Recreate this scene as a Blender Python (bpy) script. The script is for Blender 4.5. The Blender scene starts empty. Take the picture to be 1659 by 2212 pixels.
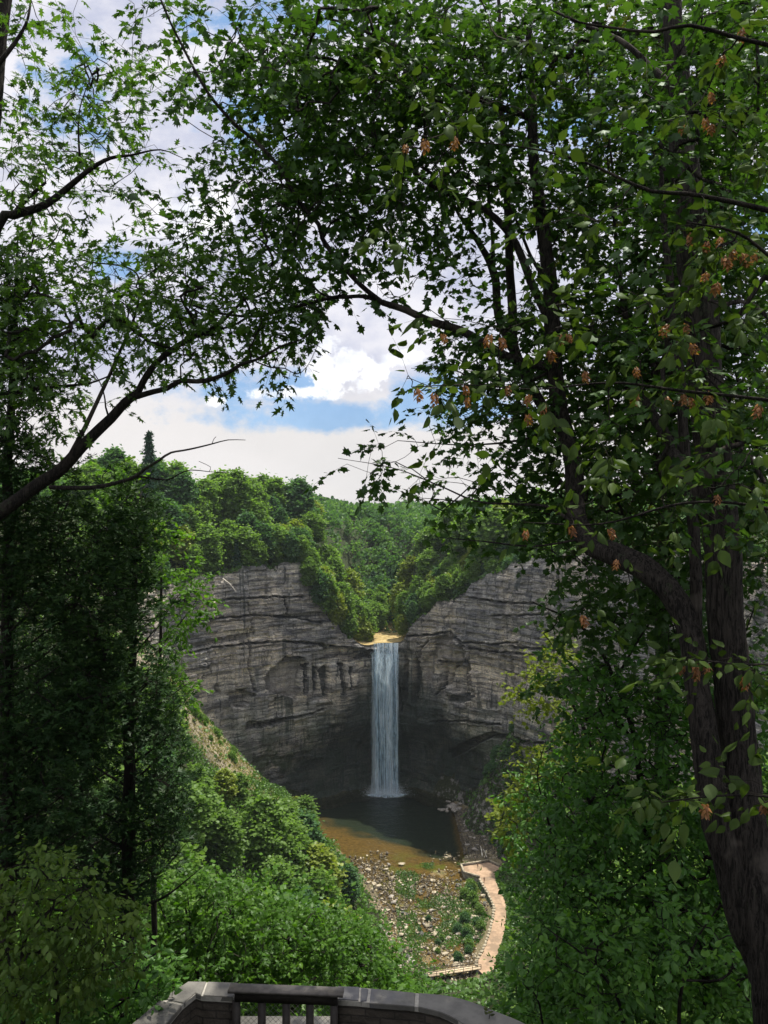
import bpy, bmesh, math, random
import numpy as np
from mathutils import Vector, Matrix

# ------------------------------------------------------------------ camera, sky, sun
scene = bpy.context.scene
COL = scene.collection
rng = np.random.default_rng(7)
random.seed(7)

F = 1736.6                                   # focal length for a 1659 x 2212 picture
cam_d = bpy.data.cameras.new('camera')
cam_d.sensor_fit = 'VERTICAL'
cam_d.sensor_height = 24.0
cam_d.lens = 24.0 * F / 2212.0
cam_d.clip_start = 0.1
cam_d.clip_end = 6000
cam = bpy.data.objects.new('camera', cam_d)
cam.rotation_euler = (math.radians(90), 0, 0)
COL.objects.link(cam)
scene.camera = cam
scene.render.resolution_x = 768
scene.render.resolution_y = 1024

SUN_EL, SUN_AZ = math.radians(67), math.radians(33)
EXPOSURE = 0.48
scene.view_settings.view_transform = 'Standard'
scene.view_settings.look = 'None'
scene.view_settings.gamma = 1
scene.view_settings.exposure = EXPOSURE

sd = Vector((math.sin(SUN_AZ) * math.cos(SUN_EL), math.cos(SUN_AZ) * math.cos(SUN_EL), math.sin(SUN_EL)))
sun_d = bpy.data.lights.new('sun', 'SUN')
sun_d.energy = 5.0
sun_d.angle = math.radians(0.6)
sun_d.color = (1.0, 0.93, 0.80)
sun = bpy.data.objects.new('sun', sun_d)
sun.rotation_euler = sd.to_track_quat('Z', 'Y').to_euler()
sun.location = (60, 60, 200)
COL.objects.link(sun)


class NT:
    """small helper to write node graphs as expressions"""
    def __init__(self, tree):
        self.t = tree
        self.n = tree.nodes
        self.l = tree.links
    def node(self, typ, **kw):
        nd = self.n.new(typ)
        for k, v in kw.items():
            setattr(nd, k, v)
        return nd
    def put(self, sock, v):
        if isinstance(v, bpy.types.NodeSocket):
            self.l.new(v, sock)
        elif v is not None:
            if sock.type == 'RGBA' and len(v) == 3:
                v = (*v, 1)
            sock.default_value = v
    def m(self, op, a, b=None, c=None, clamp=False):
        nd = self.node('ShaderNodeMath', operation=op, use_clamp=clamp)
        self.put(nd.inputs[0], a)
        if b is not None: self.put(nd.inputs[1], b)
        if c is not None: self.put(nd.inputs[2], c)
        return nd.outputs[0]
    def vmul(self, a, b):
        nd = self.node('ShaderNodeVectorMath', operation='MULTIPLY')
        self.put(nd.inputs[0], a); self.put(nd.inputs[1], b)
        return nd.outputs[0]
    def vadd(self, a, b):
        nd = self.node('ShaderNodeVectorMath', operation='ADD')
        self.put(nd.inputs[0], a); self.put(nd.inputs[1], b)
        return nd.outputs[0]
    def noise(self, vec, scale, detail=4, rough=0.55, dist=0.0, col=False):
        nd = self.node('ShaderNodeTexNoise')
        self.put(nd.inputs['Vector'], vec)
        nd.inputs['Scale'].default_value = scale
        nd.inputs['Detail'].default_value = detail
        nd.inputs['Roughness'].default_value = rough
        nd.inputs['Distortion'].default_value = dist
        return nd.outputs['Color' if col else 'Fac']
    def mapr(self, v, a, b, c=0.0, d=1.0, smooth=True):
        nd = self.node('ShaderNodeMapRange', interpolation_type='SMOOTHSTEP' if smooth else 'LINEAR')
        self.put(nd.inputs['Value'], v)
        nd.inputs['From Min'].default_value = a
        nd.inputs['From Max'].default_value = b
        nd.inputs['To Min'].default_value = c
        nd.inputs['To Max'].default_value = d
        return nd.outputs['Result']
    def mix(self, f, a, b, blend='MIX'):
        nd = self.node('ShaderNodeMix', data_type='RGBA', blend_type=blend)
        self.put(nd.inputs[0], f); self.put(nd.inputs[6], a); self.put(nd.inputs[7], b)
        return nd.outputs[2]
    def ramp(self, f, stops):
        nd = self.node('ShaderNodeValToRGB')
        el = nd.color_ramp.elements
        while len(el) < len(stops): el.new(0.5)
        for e, (p, c) in zip(el, stops):
            e.position = p
            e.color = (*c, 1) if len(c) == 3 else c
        self.put(nd.inputs[0], f)
        return nd.outputs[0]
    def sep(self, v):
        nd = self.node('ShaderNodeSeparateXYZ')
        self.put(nd.inputs[0], v)
        return nd.outputs
    def comb(self, x, y, z):
        nd = self.node('ShaderNodeCombineXYZ')
        for i, v in enumerate((x, y, z)): self.put(nd.inputs[i], v)
        return nd.outputs[0]


# the sky: Nishita air, with clouds laid over it by direction
world = bpy.data.worlds.new('World')
scene.world = world
world.use_nodes = True
world.node_tree.nodes.clear()
w = NT(world.node_tree)
sky = w.node('ShaderNodeTexSky', sky_type='NISHITA', sun_disc=False)
sky.sun_elevation = SUN_EL
sky.sun_rotation = SUN_AZ
sky.air_density = 1.0
sky.dust_density = 0.6
SKY_STRENGTH = 0.12
tc = w.node('ShaderNodeTexCoord').outputs['Generated']
dx, dy, dz = w.sep(tc)[:3]
ay = w.m('MAXIMUM', w.m('ABSOLUTE', dy), 0.12)
uu = w.m('DIVIDE', dx, ay)
vv = w.m('DIVIDE', dz, ay)
uv = w.comb(uu, vv, 0.0)
nA = w.noise(uv, 7.0, 6, 0.6)
nB = w.noise(w.vmul(uv, (1.0, 2.2, 1.0)), 3.1, 5, 0.55)
nC = w.noise(uv, 22.0, 5, 0.6)
nD = w.noise(w.vmul(uv, (1.0, 1.5, 1.0)), 15.0, 7, 0.62)
warp = w.m('ADD', w.m('MULTIPLY', w.m('SUBTRACT', nD, 0.5), 4.2), w.m('MULTIPLY', w.m('SUBTRACT', nC, 0.5), 1.2))
def sky_blob(x, y, a, b, wamp=1.0, soft=0.5):
    u0, v0 = (x - 829.5) / F, (1106 - y) / F
    p = w.m('POWER', w.m('ABSOLUTE', w.m('DIVIDE', w.m('SUBTRACT', uu, u0), a / F)), 2.0)
    q = w.m('POWER', w.m('ABSOLUTE', w.m('DIVIDE', w.m('SUBTRACT', vv, v0), b / F)), 2.0)
    s = w.m('SUBTRACT', 1.0, w.m('ADD', p, q))
    s = w.m('ADD', s, w.m('MULTIPLY', warp, wamp))
    return w.mapr(s, 0.0, soft)
blue = None
for args in [(720, 898, 400, 44, 0.75, 0.9), (560, 842, 210, 60, 0.9, 1.1), (920, 850, 90, 74, 0.7, 0.7),
             (1040, 880, 160, 50, 1.0, 0.8),
             (560, 30, 210, 70, 1.2, 1.3), (150, 210, 110, 150, 1.5, 1.6), (255, 560, 80, 55, 0.9, 1.0), (560, 280, 130, 120, 1.5, 1.5),
             (1240, 240, 180, 130, 1.2, 1.3), (1690, 470, 120, 90, 0.8, 0.8), (1420, 300, 90, 120, 1.3, 1.0)]:
    bb = sky_blob(*args)
    blue = bb if blue is None else w.m('MAXIMUM', blue, bb)
warp = w.m('ADD', w.m('MULTIPLY', w.m('SUBTRACT', w.noise(uv, 26.0, 8, 0.62), 0.5), 5.0), w.m('MULTIPLY', w.m('SUBTRACT', nA, 0.5), 1.5))
white = None
for args in [(740, 800, 95, 50, 1.0, 0.5), (640, 848, 110, 18, 1.0, 0.9), (466, 868, 26, 16, 0.9, 0.7), (705, 748, 34, 28, 1.0, 0.5), (805, 815, 42, 30, 1.0, 0.5), (870, 775, 60, 22, 1.2, 0.9),
             (420, 480, 120, 90, 1.0, 1.0)]:
    bb = sky_blob(*args)
    white = bb if white is None else w.m('MAXIMUM', white, bb)
SK = 1.0 / SKY_STRENGTH
def c(r, g, b): return (r * SK * .80, g * SK * .80, b * SK * .80)
grey = w.mix(w.mapr(w.m('ADD', w.m('MULTIPLY', nB, .6), w.m('MULTIPLY', nD, .4)), 0.38, 0.60), c(0.52, 0.55, 0.70), c(0.84, 0.83, 0.88))
low = w.mix(w.mapr(nB, 0.3, 0.7), c(0.72, 0.70, 0.69), c(0.82, 0.79, 0.78))
cloud = w.mix(w.mapr(vv, 0.10, 0.20), low, grey)
bluec = w.mix(0.25, w.mix(w.mapr(nA, 0.3, 0.7), c(0.12, 0.29, 0.58), c(0.26, 0.46, 0.77)), sky.outputs[0])
col = w.mix(w.m('MULTIPLY', blue, 0.95), cloud, bluec)
col = w.mix(w.m('MULTIPLY', white, 0.95), col, w.mix(w.mapr(nC, 0.36, 0.62), c(0.84, 0.86, 0.93), c(1.14, 1.14, 1.13)))
col = w.mix(1.0, col, w.mix(w.mapr(dz, 0.62, 0.95), (1, 1, 1), (2.3, 2.25, 2.1)), 'MULTIPLY')   # overhead cloud brightened out of view, added as fill light
ground_dim = w.mapr(dz, -0.02, 0.02)
col = w.mix(ground_dim, c(0.05, 0.07, 0.04), col)
bg = w.node('ShaderNodeBackground')
bg.inputs['Strength'].default_value = SKY_STRENGTH
w.put(bg.inputs['Color'], col)
wo = w.node('ShaderNodeOutputWorld')
w.l.new(bg.outputs[0], wo.inputs[0])


# ------------------------------------------------------------------ helpers
def S(x, y, Y):
    """a point seen at (x, y) of the 1659 x 2212 picture and Y metres away"""
    return np.array([(x - 829.5) / F * Y, Y, (1106 - y) / F * Y])

def set_mat(name, rough=0.9, spec=0.3):
    m = bpy.data.materials.new(name)
    m.use_nodes = True
    nt = NT(m.node_tree)
    b = m.node_tree.nodes['Principled BSDF']
    b.inputs['Roughness'].default_value = rough
    b.inputs['Specular IOR Level'].default_value = spec
    pos = nt.node('ShaderNodeNewGeometry').outputs['Position']
    return m, nt, b, pos

def bump(nt, b, h, strength=0.5, dist=0.1):
    bn = nt.node('ShaderNodeBump')
    bn.inputs['Strength'].default_value = strength
    bn.inputs['Distance'].default_value = dist
    nt.put(bn.inputs['Height'], h)
    nt.l.new(bn.outputs[0], b.inputs['Normal'])

def mesh_obj(name, V, Fc, mat=None, parent=None, tint=None, smooth=False):
    V = np.ascontiguousarray(V, dtype=np.float32)
    me = bpy.data.meshes.new(name)
    if isinstance(Fc, np.ndarray):
        Fc = np.ascontiguousarray(Fc, dtype=np.int32)
        n, k = Fc.shape
        me.vertices.add(len(V)); me.vertices.foreach_set('co', V.ravel())
        me.loops.add(n * k); me.loops.foreach_set('vertex_index', Fc.ravel())
        me.polygons.add(n)
        me.polygons.foreach_set('loop_start', np.arange(0, n * k, k, dtype=np.int32))
    else:
        me.from_pydata([tuple(v) for v in V], [], Fc)
    me.update(calc_edges=True)
    if smooth:
        me.polygons.foreach_set('use_smooth', np.ones(len(me.polygons), dtype=bool))
    if tint is not None:
        a = me.attributes.new('tint', 'FLOAT', 'FACE')
        a.data.foreach_set('value', np.ascontiguousarray(tint, dtype=np.float32))
    if mat: me.materials.append(mat)
    o = bpy.data.objects.new(name, me)
    COL.objects.link(o)
    if parent is not None: o.parent = parent
    return o

def tag(o, label=None, cat=None, group=None, kind=None):
    if label: o['label'] = label
    if cat: o['category'] = cat
    if group: o['group'] = group
    if kind: o['kind'] = kind
    return o

def empty(name, loc=(0, 0, 0), rz=0.0, sc=1.0):
    o = bpy.data.objects.new(name, None)
    o.empty_display_size = 0.2
    o.location = loc
    o.rotation_euler = (0, 0, rz)
    o.scale = (sc, sc, sc) if not hasattr(sc, '__len__') else sc
    COL.objects.link(o)
    return o

def copy_tree(o, parent=None):
    c_ = o.copy()
    COL.objects.link(c_)
    if parent is not None: c_.parent = parent
    for ch in list(o.children): copy_tree(ch, c_)
    return c_

def nrm(v):
    v = np.asarray(v, float)
    return v / np.maximum(np.linalg.norm(v, axis=-1, keepdims=True), 1e-9)

class MB:
    """collects pieces and links them as one mesh"""
    def __init__(self): self.v = []; self.f = []; self.n = 0; self.t = []
    def add(self, V, Fc, tint=None):
        V = np.asarray(V, float); Fc = np.asarray(Fc, int)
        if len(V) == 0: return
        self.v.append(V)
        if Fc.shape[1] == 3: Fc = np.hstack([Fc, -np.ones((len(Fc), 1), int) - self.n])
        self.f.append(Fc + self.n)
        self.n += len(V)
        self.t.append(np.zeros(len(Fc)) if tint is None else np.broadcast_to(tint, (len(Fc),)))
    def box(self, c, s, rz=0.0, rx=0.0):
        c = np.asarray(c, float); s = np.asarray(s, float) / 2
        V = np.array([[x, y, z] for z in (-1, 1) for y in (-1, 1) for x in (-1, 1)]) * s
        R = np.array(Matrix.Rotation(rz, 3, 'Z') @ Matrix.Rotation(rx, 3, 'X'))
        V = V @ R.T + c
        self.add(V, [[0, 2, 3, 1], [4, 5, 7, 6], [0, 1, 5, 4], [2, 6, 7, 3], [0, 4, 6, 2], [1, 3, 7, 5]])
    def prism(self, poly, z0, z1):
        """vertical prism over a plan polygon; z1 may be one value"""
        P = np.asarray(poly, float); n = len(P)
        cen = P.mean(0)
        V = np.vstack([np.c_[P, np.full(n, z0)], np.c_[P, np.full(n, z1)], [[*cen, z0], [*cen, z1]]])
        Fq = [[i, (i + 1) % n, n + (i + 1) % n, n + i] for i in range(n)]
        self.add(V, Fq)
        T = [[n + i, n + (i + 1) % n, 2 * n + 1] for i in range(n)] + [[(i + 1) % n, i, 2 * n] for i in range(n)]
        self.add(V, T)
    def tube(self, pts, rad, sides=8, ridged=0.0):
        V, Fc = tube(pts, rad, sides, ridged)
        self.add(V, Fc)
    def build(self, name, mat, parent=None, smooth=False):
        V = np.vstack(self.v); Q = np.vstack(self.f); T = np.concatenate(self.t)
        q = Q[:, 3] >= 0
        faces_q, faces_t = Q[q], Q[~q][:, :3]
        me = bpy.data.meshes.new(name)
        me.vertices.add(len(V)); me.vertices.foreach_set('co', V.astype(np.float32).ravel())
        idx = np.concatenate([faces_q.ravel(), faces_t.ravel()]).astype(np.int32)
        me.loops.add(len(idx)); me.loops.foreach_set('vertex_index', idx)
        nq, nt_ = len(faces_q), len(faces_t)
        me.polygons.add(nq + nt_)
        ls = np.concatenate([np.arange(nq) * 4, nq * 4 + np.arange(nt_) * 3]).astype(np.int32)
        me.polygons.foreach_set('loop_start', ls)
        me.update(calc_edges=True)
        if smooth: me.polygons.foreach_set('use_smooth', np.ones(nq + nt_, dtype=bool))
        a = me.attributes.new('tint', 'FLOAT', 'FACE')
        a.data.foreach_set('value', np.concatenate([T[q], T[~q]]).astype(np.float32))
        if mat: me.materials.append(mat)
        o = bpy.data.objects.new(name, me)
        COL.objects.link(o)
        if parent is not None: o.parent = parent
        return o

def tube(pts, rad, sides=8, ridged=0.0, seed=0):
    P = np.asarray(pts, float); R = np.asarray(rad, float)
    n = len(P)
    T = np.gradient(P, axis=0); T = nrm(T)
    up = np.where(np.abs(T[:, 2:3]) > 0.9, np.array([[1.0, 0, 0]]), np.array([[0, 0, 1.0]]))
    # one fixed reference keeps the rings from twisting
    ref = np.array([0.31, -0.9, 0.2]) if abs(T[:, 2]).mean() > 0.5 else np.array([0.1, 0.2, 1.0])
    A = nrm(np.cross(T, ref)); B = np.cross(T, A)
    th = np.linspace(0, 2 * np.pi, sides, endpoint=False)
    rr = R[:, None] * np.ones((1, sides))
    if ridged:
        r_ = np.random.default_rng(seed)
        ph = r_.random(6) * 6.28
        zz = np.arange(n)[:, None]
        rid = np.abs(np.sin(th * 7 + ph[0] + 0.25 * np.sin(zz * .21 + ph[1]) * 3)) * .6 + np.abs(np.sin(th * 11 + ph[2] + np.sin(zz * .13 + ph[3]) * 3)) * .4
        rid2 = 0.5 * np.sin(th * 2 + ph[4] + zz * 0.03) + 0.35 * np.sin(th * 3 + zz * 0.07 + ph[5])
        rr = rr * (1 + ridged * (rid - 0.5) + 0.10 * rid2 + 0.03 * r_.standard_normal(rr.shape))
    V = P[:, None, :] + rr[..., None] * (np.cos(th)[None, :, None] * A[:, None, :] + np.sin(th)[None, :, None] * B[:, None, :])
    V = V.reshape(-1, 3)
    i = np.arange(n - 1)[:, None] * sides; j = np.arange(sides)[None, :]
    a = i + j; b = i + (j + 1) % sides
    Q = np.stack([a, b, b + sides, a + sides], -1).reshape(-1, 4)
    return V, Q

def smooth_line(pts, step=0.12):
    """Catmull-Rom through points (rows may carry a radius)"""
    P = np.asarray(pts, float)
    if len(P) < 2: return P
    E = np.vstack([2 * P[0] - P[1], P, 2 * P[-1] - P[-2]])
    out = []
    for i in range(1, len(E) - 2):
        p0, p1, p2, p3 = E[i - 1], E[i], E[i + 1], E[i + 2]
        n = max(2, int(np.linalg.norm(p2[:3] - p1[:3]) / step))
        t = np.linspace(0, 1, n, endpoint=False)[:, None]
        out.append(0.5 * (2 * p1 + (p2 - p0) * t + (2 * p0 - 5 * p1 + 4 * p2 - p3) * t ** 2 + (3 * p1 - p0 - 3 * p2 + p3) * t ** 3))
    out.append(P[-1:])
    return np.vstack(out)

def noise1(n, seed, knots):
    r = np.random.default_rng(seed)
    return np.interp(np.linspace(0, knots, n), np.arange(knots + 1), r.standard_normal(knots + 1))

# value noise on arrays
def _hash(ix, iy, seed):
    h = (ix.astype(np.int64) * 374761393 + iy.astype(np.int64) * 668265263 + seed * 1442695041) & 0xffffffff
    h = ((h ^ (h >> 13)) * 1274126177) & 0xffffffff
    return ((h ^ (h >> 16)) & 0xffffff) / float(0xffffff)
def vnoise(x, y, seed=0):
    x = np.asarray(x, float); y = np.asarray(y, float)
    ix, iy = np.floor(x), np.floor(y)
    fx, fy = x - ix, y - iy
    fx = fx * fx * (3 - 2 * fx); fy = fy * fy * (3 - 2 * fy)
    a = _hash(ix, iy, seed); b = _hash(ix + 1, iy, seed); c_ = _hash(ix, iy + 1, seed); d = _hash(ix + 1, iy + 1, seed)
    return (a * (1 - fx) + b * fx) * (1 - fy) + (c_ * (1 - fx) + d * fx) * fy
def fbm(x, y, seed=0, oct=4):
    s = 0; a = 1; t = 0
    for o in range(oct):
        s = s + a * (vnoise(x * 2 ** o, y * 2 ** o, seed + o * 17) - .5); t += a; a *= .5
    return s / t * 2
def smst(a, b, x):
    t = np.clip((x - a) / (b - a), 0, 1)
    return t * t * (3 - 2 * t)

def grid_faces(nu, nv):
    i = np.arange(nu - 1)[:, None] * nv; j = np.arange(nv - 1)[None, :]
    a = i + j
    return np.stack([a, a + nv, a + nv + 1, a + 1], -1).reshape(-1, 4)

# ------------------------------------------------------------------ materials
def leaf_mat(name, dark, mid, light, trans=0.4, gloss=0.03, patch=0.0, tcol=1.6):
    m = bpy.data.materials.new(name); m.use_nodes = True
    m.node_tree.nodes.clear()
    nt = NT(m.node_tree)
    at = nt.node('ShaderNodeAttribute', attribute_name='tint').outputs['Fac']
    oi = nt.node('ShaderNodeObjectInfo').outputs['Random']
    f = nt.m('ADD', nt.m('MULTIPLY', at, 0.75), nt.m('MULTIPLY', oi, 0.25))
    colr = nt.ramp(f, [(0.0, dark), (0.5, mid), (1.0, light)])
    d = nt.node('ShaderNodeBsdfDiffuse'); nt.put(d.inputs[0], colr)
    t = nt.node('ShaderNodeBsdfTranslucent')
    nt.put(t.inputs[0], nt.mix(1.0, colr, (tcol * 1.0, tcol * 1.12, tcol * 0.45), 'MULTIPLY'))
    mx = nt.node('ShaderNodeMixShader'); mx.inputs[0].default_value = trans
    nt.l.new(d.outputs[0], mx.inputs[1]); nt.l.new(t.outputs[0], mx.inputs[2])
    g = nt.node('ShaderNodeBsdfGlossy'); g.inputs['Roughness'].default_value = 0.42
    g.inputs[0].default_value = (0.8, 0.9, 0.85, 1)
    mg = nt.node('ShaderNodeMixShader'); mg.inputs[0].default_value = gloss
    nt.l.new(mx.outputs[0], mg.inputs[1]); nt.l.new(g.outputs[0], mg.inputs[2])
    o = nt.node('ShaderNodeOutputMaterial'); nt.l.new(mg.outputs[0], o.inputs[0])
    return m

M = {}
M['oak_leaf'] = leaf_mat('oak_leaf', (0.030, 0.070, 0.012), (0.055, 0.112, 0.018), (0.10, 0.175, 0.03), 0.40, 0.02)
M['maple_leaf'] = leaf_mat('maple_leaf', (0.016, 0.040, 0.009), (0.030, 0.070, 0.013), (0.058, 0.112, 0.022), 0.32, 0.02)
M['hornbeam_leaf'] = leaf_mat('hornbeam_leaf', (0.024, 0.040, 0.010), (0.040, 0.068, 0.014), (0.07, 0.11, 0.022), 0.26, 0.008)
M['olive_leaf'] = leaf_mat('olive_leaf', (0.030, 0.038, 0.010), (0.050, 0.062, 0.015), (0.085, 0.10, 0.025), 0.26, 0.02)
M['bush_leaf'] = leaf_mat('bush_leaf', (0.025, 0.078, 0.014), (0.060, 0.150, 0.022), (0.13, 0.25, 0.042), 0.42, 0.02)
M['yellow_leaf'] = leaf_mat('yellow_leaf', (0.07, 0.105, 0.015), (0.125, 0.165, 0.022), (0.19, 0.22, 0.035), 0.35, 0.01)
M['cedar_leaf'] = leaf_mat('cedar_leaf', (0.010, 0.026, 0.010), (0.020, 0.046, 0.015), (0.045, 0.085, 0.024), 0.18, 0.01)
M['sumac_leaf'] = leaf_mat('sumac_leaf', (0.030, 0.060, 0.012), (0.055, 0.100, 0.018), (0.10, 0.15, 0.03), 0.34, 0.01)
M['bright_leaf'] = leaf_mat('bright_leaf', (0.024, 0.064, 0.008), (0.050, 0.120, 0.012), (0.11, 0.215, 0.022), 0.40, 0.012)
M['far_green'] = leaf_mat('far_green', (0.07, 0.125, 0.028), (0.115, 0.20, 0.042), (0.17, 0.27, 0.06), 0.46, 0.01)
M['far_dark'] = leaf_mat('far_dark', (0.035, 0.085, 0.038), (0.06, 0.13, 0.05), (0.095, 0.18, 0.06), 0.40, 0.01)
M['far_yellow'] = leaf_mat('far_yellow', (0.10, 0.15, 0.022), (0.17, 0.22, 0.030), (0.24, 0.28, 0.045), 0.42, 0.02)
M['far_pine'] = leaf_mat('far_pine', (0.014, 0.045, 0.025), (0.025, 0.07, 0.035), (0.045, 0.10, 0.045), 0.12, 0.02)
M['undergrowth'] = leaf_mat('undergrowth', (0.03, 0.07, 0.012), (0.055, 0.12, 0.018), (0.10, 0.19, 0.03), 0.35, 0.02)
M['canopy_mass'] = leaf_mat('canopy_mass', (0.035, 0.085, 0.035), (0.065, 0.135, 0.045), (0.12, 0.20, 0.055), 0.40, 0.01)
M['straw'] = leaf_mat('straw', (0.15, 0.15, 0.05), (0.24, 0.21, 0.09), (0.34, 0.29, 0.14), 0.2, 0.02)
M['hop'] = leaf_mat('hop', (0.15, 0.06, 0.025), (0.24, 0.105, 0.045), (0.36, 0.18, 0.075), 0.3, 0.02, tcol=1.1)

def bark_mat(name, c0, c1, sc=1.0):
    m, nt, b, pos = set_mat(name, 0.92, 0.15)
    v = nt.vmul(pos, (22 * sc, 22 * sc, 2.6 * sc))
    n = nt.noise(v, 1.6, 7, 0.75, 1.2)
    n2 = nt.noise(pos, 2.2 * sc, 3)
    colr = nt.mix(nt.mapr(n, 0.40, 0.60), c0, c1)
    colr = nt.mix(nt.mapr(n2, 0.60, 0.70, 0, .8), colr, tuple(2.2 * x for x in c1))
    n5 = nt.noise(nt.vmul(pos, (5 * sc, 5 * sc, 3 * sc)), 1.0, 6, 0.8)
    colr = nt.mix(nt.mapr(n5, 0.60, 0.66, 0, .7), colr, (0.05, 0.065, 0.035))
    nt.put(b.inputs['Base Color'], colr)
    bump(nt, b, n, 1.0, 0.05)
    return m
M['bark'] = bark_mat('bark', (0.012, 0.011, 0.010), (0.060, 0.052, 0.044))
M['bark_dark'] = bark_mat('bark_dark', (0.012, 0.011, 0.010), (0.04, 0.034, 0.028))
M['bark_far'] = bark_mat('bark_far', (0.05, 0.045, 0.04), (0.12, 0.11, 0.10), 0.5)

# cliff shale
def rock_mat(name, wetness=True):
    m, nt, b, pos = set_mat(name, 0.85, 0.3)
    x, y, z = nt.sep(pos)[:3]
    bands = nt.noise(nt.vmul(pos, (0.012, 0.012, 0.32)), 1.0, 6, 0.8, 0.1)
    thin = nt.noise(nt.vmul(pos, (0.06, 0.06, 0.95)), 1.0, 6, 0.85, 0.12)
    blocks = nt.noise(nt.vmul(pos, (0.34, 0.34, 0.55)), 1.0, 6, 0.78)
    joints = nt.noise(nt.vmul(pos, (0.45, 0.45, 0.05)), 1.0, 5, 0.7, 0.5)
    streak = nt.noise(nt.vmul(pos, (0.22, 0.22, 0.018)), 1.0, 4, 0.65, 0.4)
    grain = nt.noise(pos, 1.7, 4, 0.8)
    big = nt.noise(pos, 0.04, 4, 0.6)
    colr = nt.ramp(bands, [(0.36, (0.27, 0.265, 0.26)), (0.46, (0.48, 0.45, 0.405)), (0.54, (0.66, 0.61, 0.54)), (0.64, (0.35, 0.345, 0.335))])
    colr = nt.mix(nt.mapr(big, 0.40, 0.60), nt.mix(1.0, colr, (0.74, 0.77, 0.80), 'MULTIPLY'), nt.mix(1.0, colr, (1.14, 1.10, 1.02), 'MULTIPLY'))
    colr = nt.mix(nt.mapr(thin, 0.43, 0.53), nt.mix(1.0, colr, (0.38, 0.39, 0.42), 'MULTIPLY'), nt.mix(1.0, colr, (1.25, 1.25, 1.23), 'MULTIPLY'))
    colr = nt.mix(nt.mapr(blocks, 0.56, 0.62, 0.0, 0.6), colr, (0.42, 0.41, 0.375))
    colr = nt.mix(nt.mapr(blocks, 0.43, 0.38, 0.0, 0.6), colr, (0.10, 0.105, 0.11))
    colr = nt.mix(nt.mapr(joints, 0.42, 0.37, 0.0, 0.8), colr, (0.06, 0.065, 0.07))
    colr = nt.mix(nt.mapr(streak, 0.57, 0.66, 0.0, 0.75), colr, (0.055, 0.07, 0.065))
    colr = nt.mix(nt.mapr(streak, 0.42, 0.36, 0.0, 0.35), colr, (0.36, 0.33, 0.26))
    colr = nt.mix(1.0, colr, nt.ramp(grain, [(0.32, (0.62, 0.62, 0.62)), (0.68, (1.3, 1.3, 1.3))]), 'MULTIPLY')
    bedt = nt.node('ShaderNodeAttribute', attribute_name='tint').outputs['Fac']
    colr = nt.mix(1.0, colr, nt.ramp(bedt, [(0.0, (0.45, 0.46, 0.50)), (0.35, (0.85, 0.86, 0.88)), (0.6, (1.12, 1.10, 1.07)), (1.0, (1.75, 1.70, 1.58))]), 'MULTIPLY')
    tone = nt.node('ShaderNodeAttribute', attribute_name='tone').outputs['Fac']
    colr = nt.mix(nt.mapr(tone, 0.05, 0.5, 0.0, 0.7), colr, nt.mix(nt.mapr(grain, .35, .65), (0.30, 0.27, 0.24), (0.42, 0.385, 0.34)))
    colr = nt.mix(nt.mapr(tone, -0.05, -0.5, 0.0, 0.85), colr, (0.045, 0.055, 0.06))  # negative tone: overhang shade and stains painted dark into the rock
    # moss and algae low on the wall and where it seeps
    zlow = nt.mapr(z, -70, -112)
    moss = nt.m('MULTIPLY', zlow, nt.mapr(nt.noise(pos, 0.09, 5, 0.7), 0.42, 0.58))
    colr = nt.mix(nt.m('MULTIPLY', moss, 0.8), colr, (0.075, 0.115, 0.045))
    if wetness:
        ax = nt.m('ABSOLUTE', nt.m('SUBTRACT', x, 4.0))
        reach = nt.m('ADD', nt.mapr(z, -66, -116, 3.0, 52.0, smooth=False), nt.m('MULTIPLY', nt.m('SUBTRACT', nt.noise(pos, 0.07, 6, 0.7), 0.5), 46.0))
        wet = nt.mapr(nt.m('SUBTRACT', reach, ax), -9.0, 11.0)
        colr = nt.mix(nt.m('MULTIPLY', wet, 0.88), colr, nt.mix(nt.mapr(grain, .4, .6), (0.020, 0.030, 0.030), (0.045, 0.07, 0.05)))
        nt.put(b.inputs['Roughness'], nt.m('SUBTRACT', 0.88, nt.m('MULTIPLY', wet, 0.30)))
    nt.put(b.inputs['Base Color'], colr)
    h = nt.m('ADD', nt.m('MULTIPLY', thin, 1.0), nt.m('ADD', nt.m('MULTIPLY', blocks, 1.3), nt.m('MULTIPLY', joints, 0.8)))
    bump(nt, b, h, 1.0, 1.6)
    return m
M['cliff'] = rock_mat('cliff_shale')

def simple_noise_mat(name, c0, c1, scale, rough=0.9, bdist=0.05, c2=None, scale2=None, spec=0.3):
    m, nt, b, pos = set_mat(name, rough, spec)
    n = nt.noise(pos, scale, 6, 0.65)
    colr = nt.mix(nt.mapr(n, 0.35, 0.65), c0, c1)
    if c2:
        n2 = nt.noise(pos, scale2, 4, 0.6)
        colr = nt.mix(nt.mapr(n2, 0.48, 0.62), colr, c2)
    nt.put(b.inputs['Base Color'], colr)
    bump(nt, b, n, 0.8, bdist)
    return m
M['soil'] = simple_noise_mat('soil', (0.02, 0.022, 0.012), (0.05, 0.055, 0.025), 0.9, 1.0, 0.3, (0.03, 0.06, 0.018), 0.12)
M['forest_floor'] = simple_noise_mat('forest_floor', (0.022, 0.03, 0.014), (0.04, 0.06, 0.02), 0.5, 1.0, 0.3)
M['scree'] = simple_noise_mat('scree', (0.12, 0.105, 0.075), (0.34, 0.30, 0.22), 0.8, 0.95, 0.5, (0.10, 0.14, 0.05), 0.16)
M['riverbed'] = simple_noise_mat('riverbed_silt', (0.10, 0.050, 0.014), (0.24, 0.125, 0.035), 0.5, 0.9, 0.08, (0.085, 0.10, 0.022), 0.09)
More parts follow.
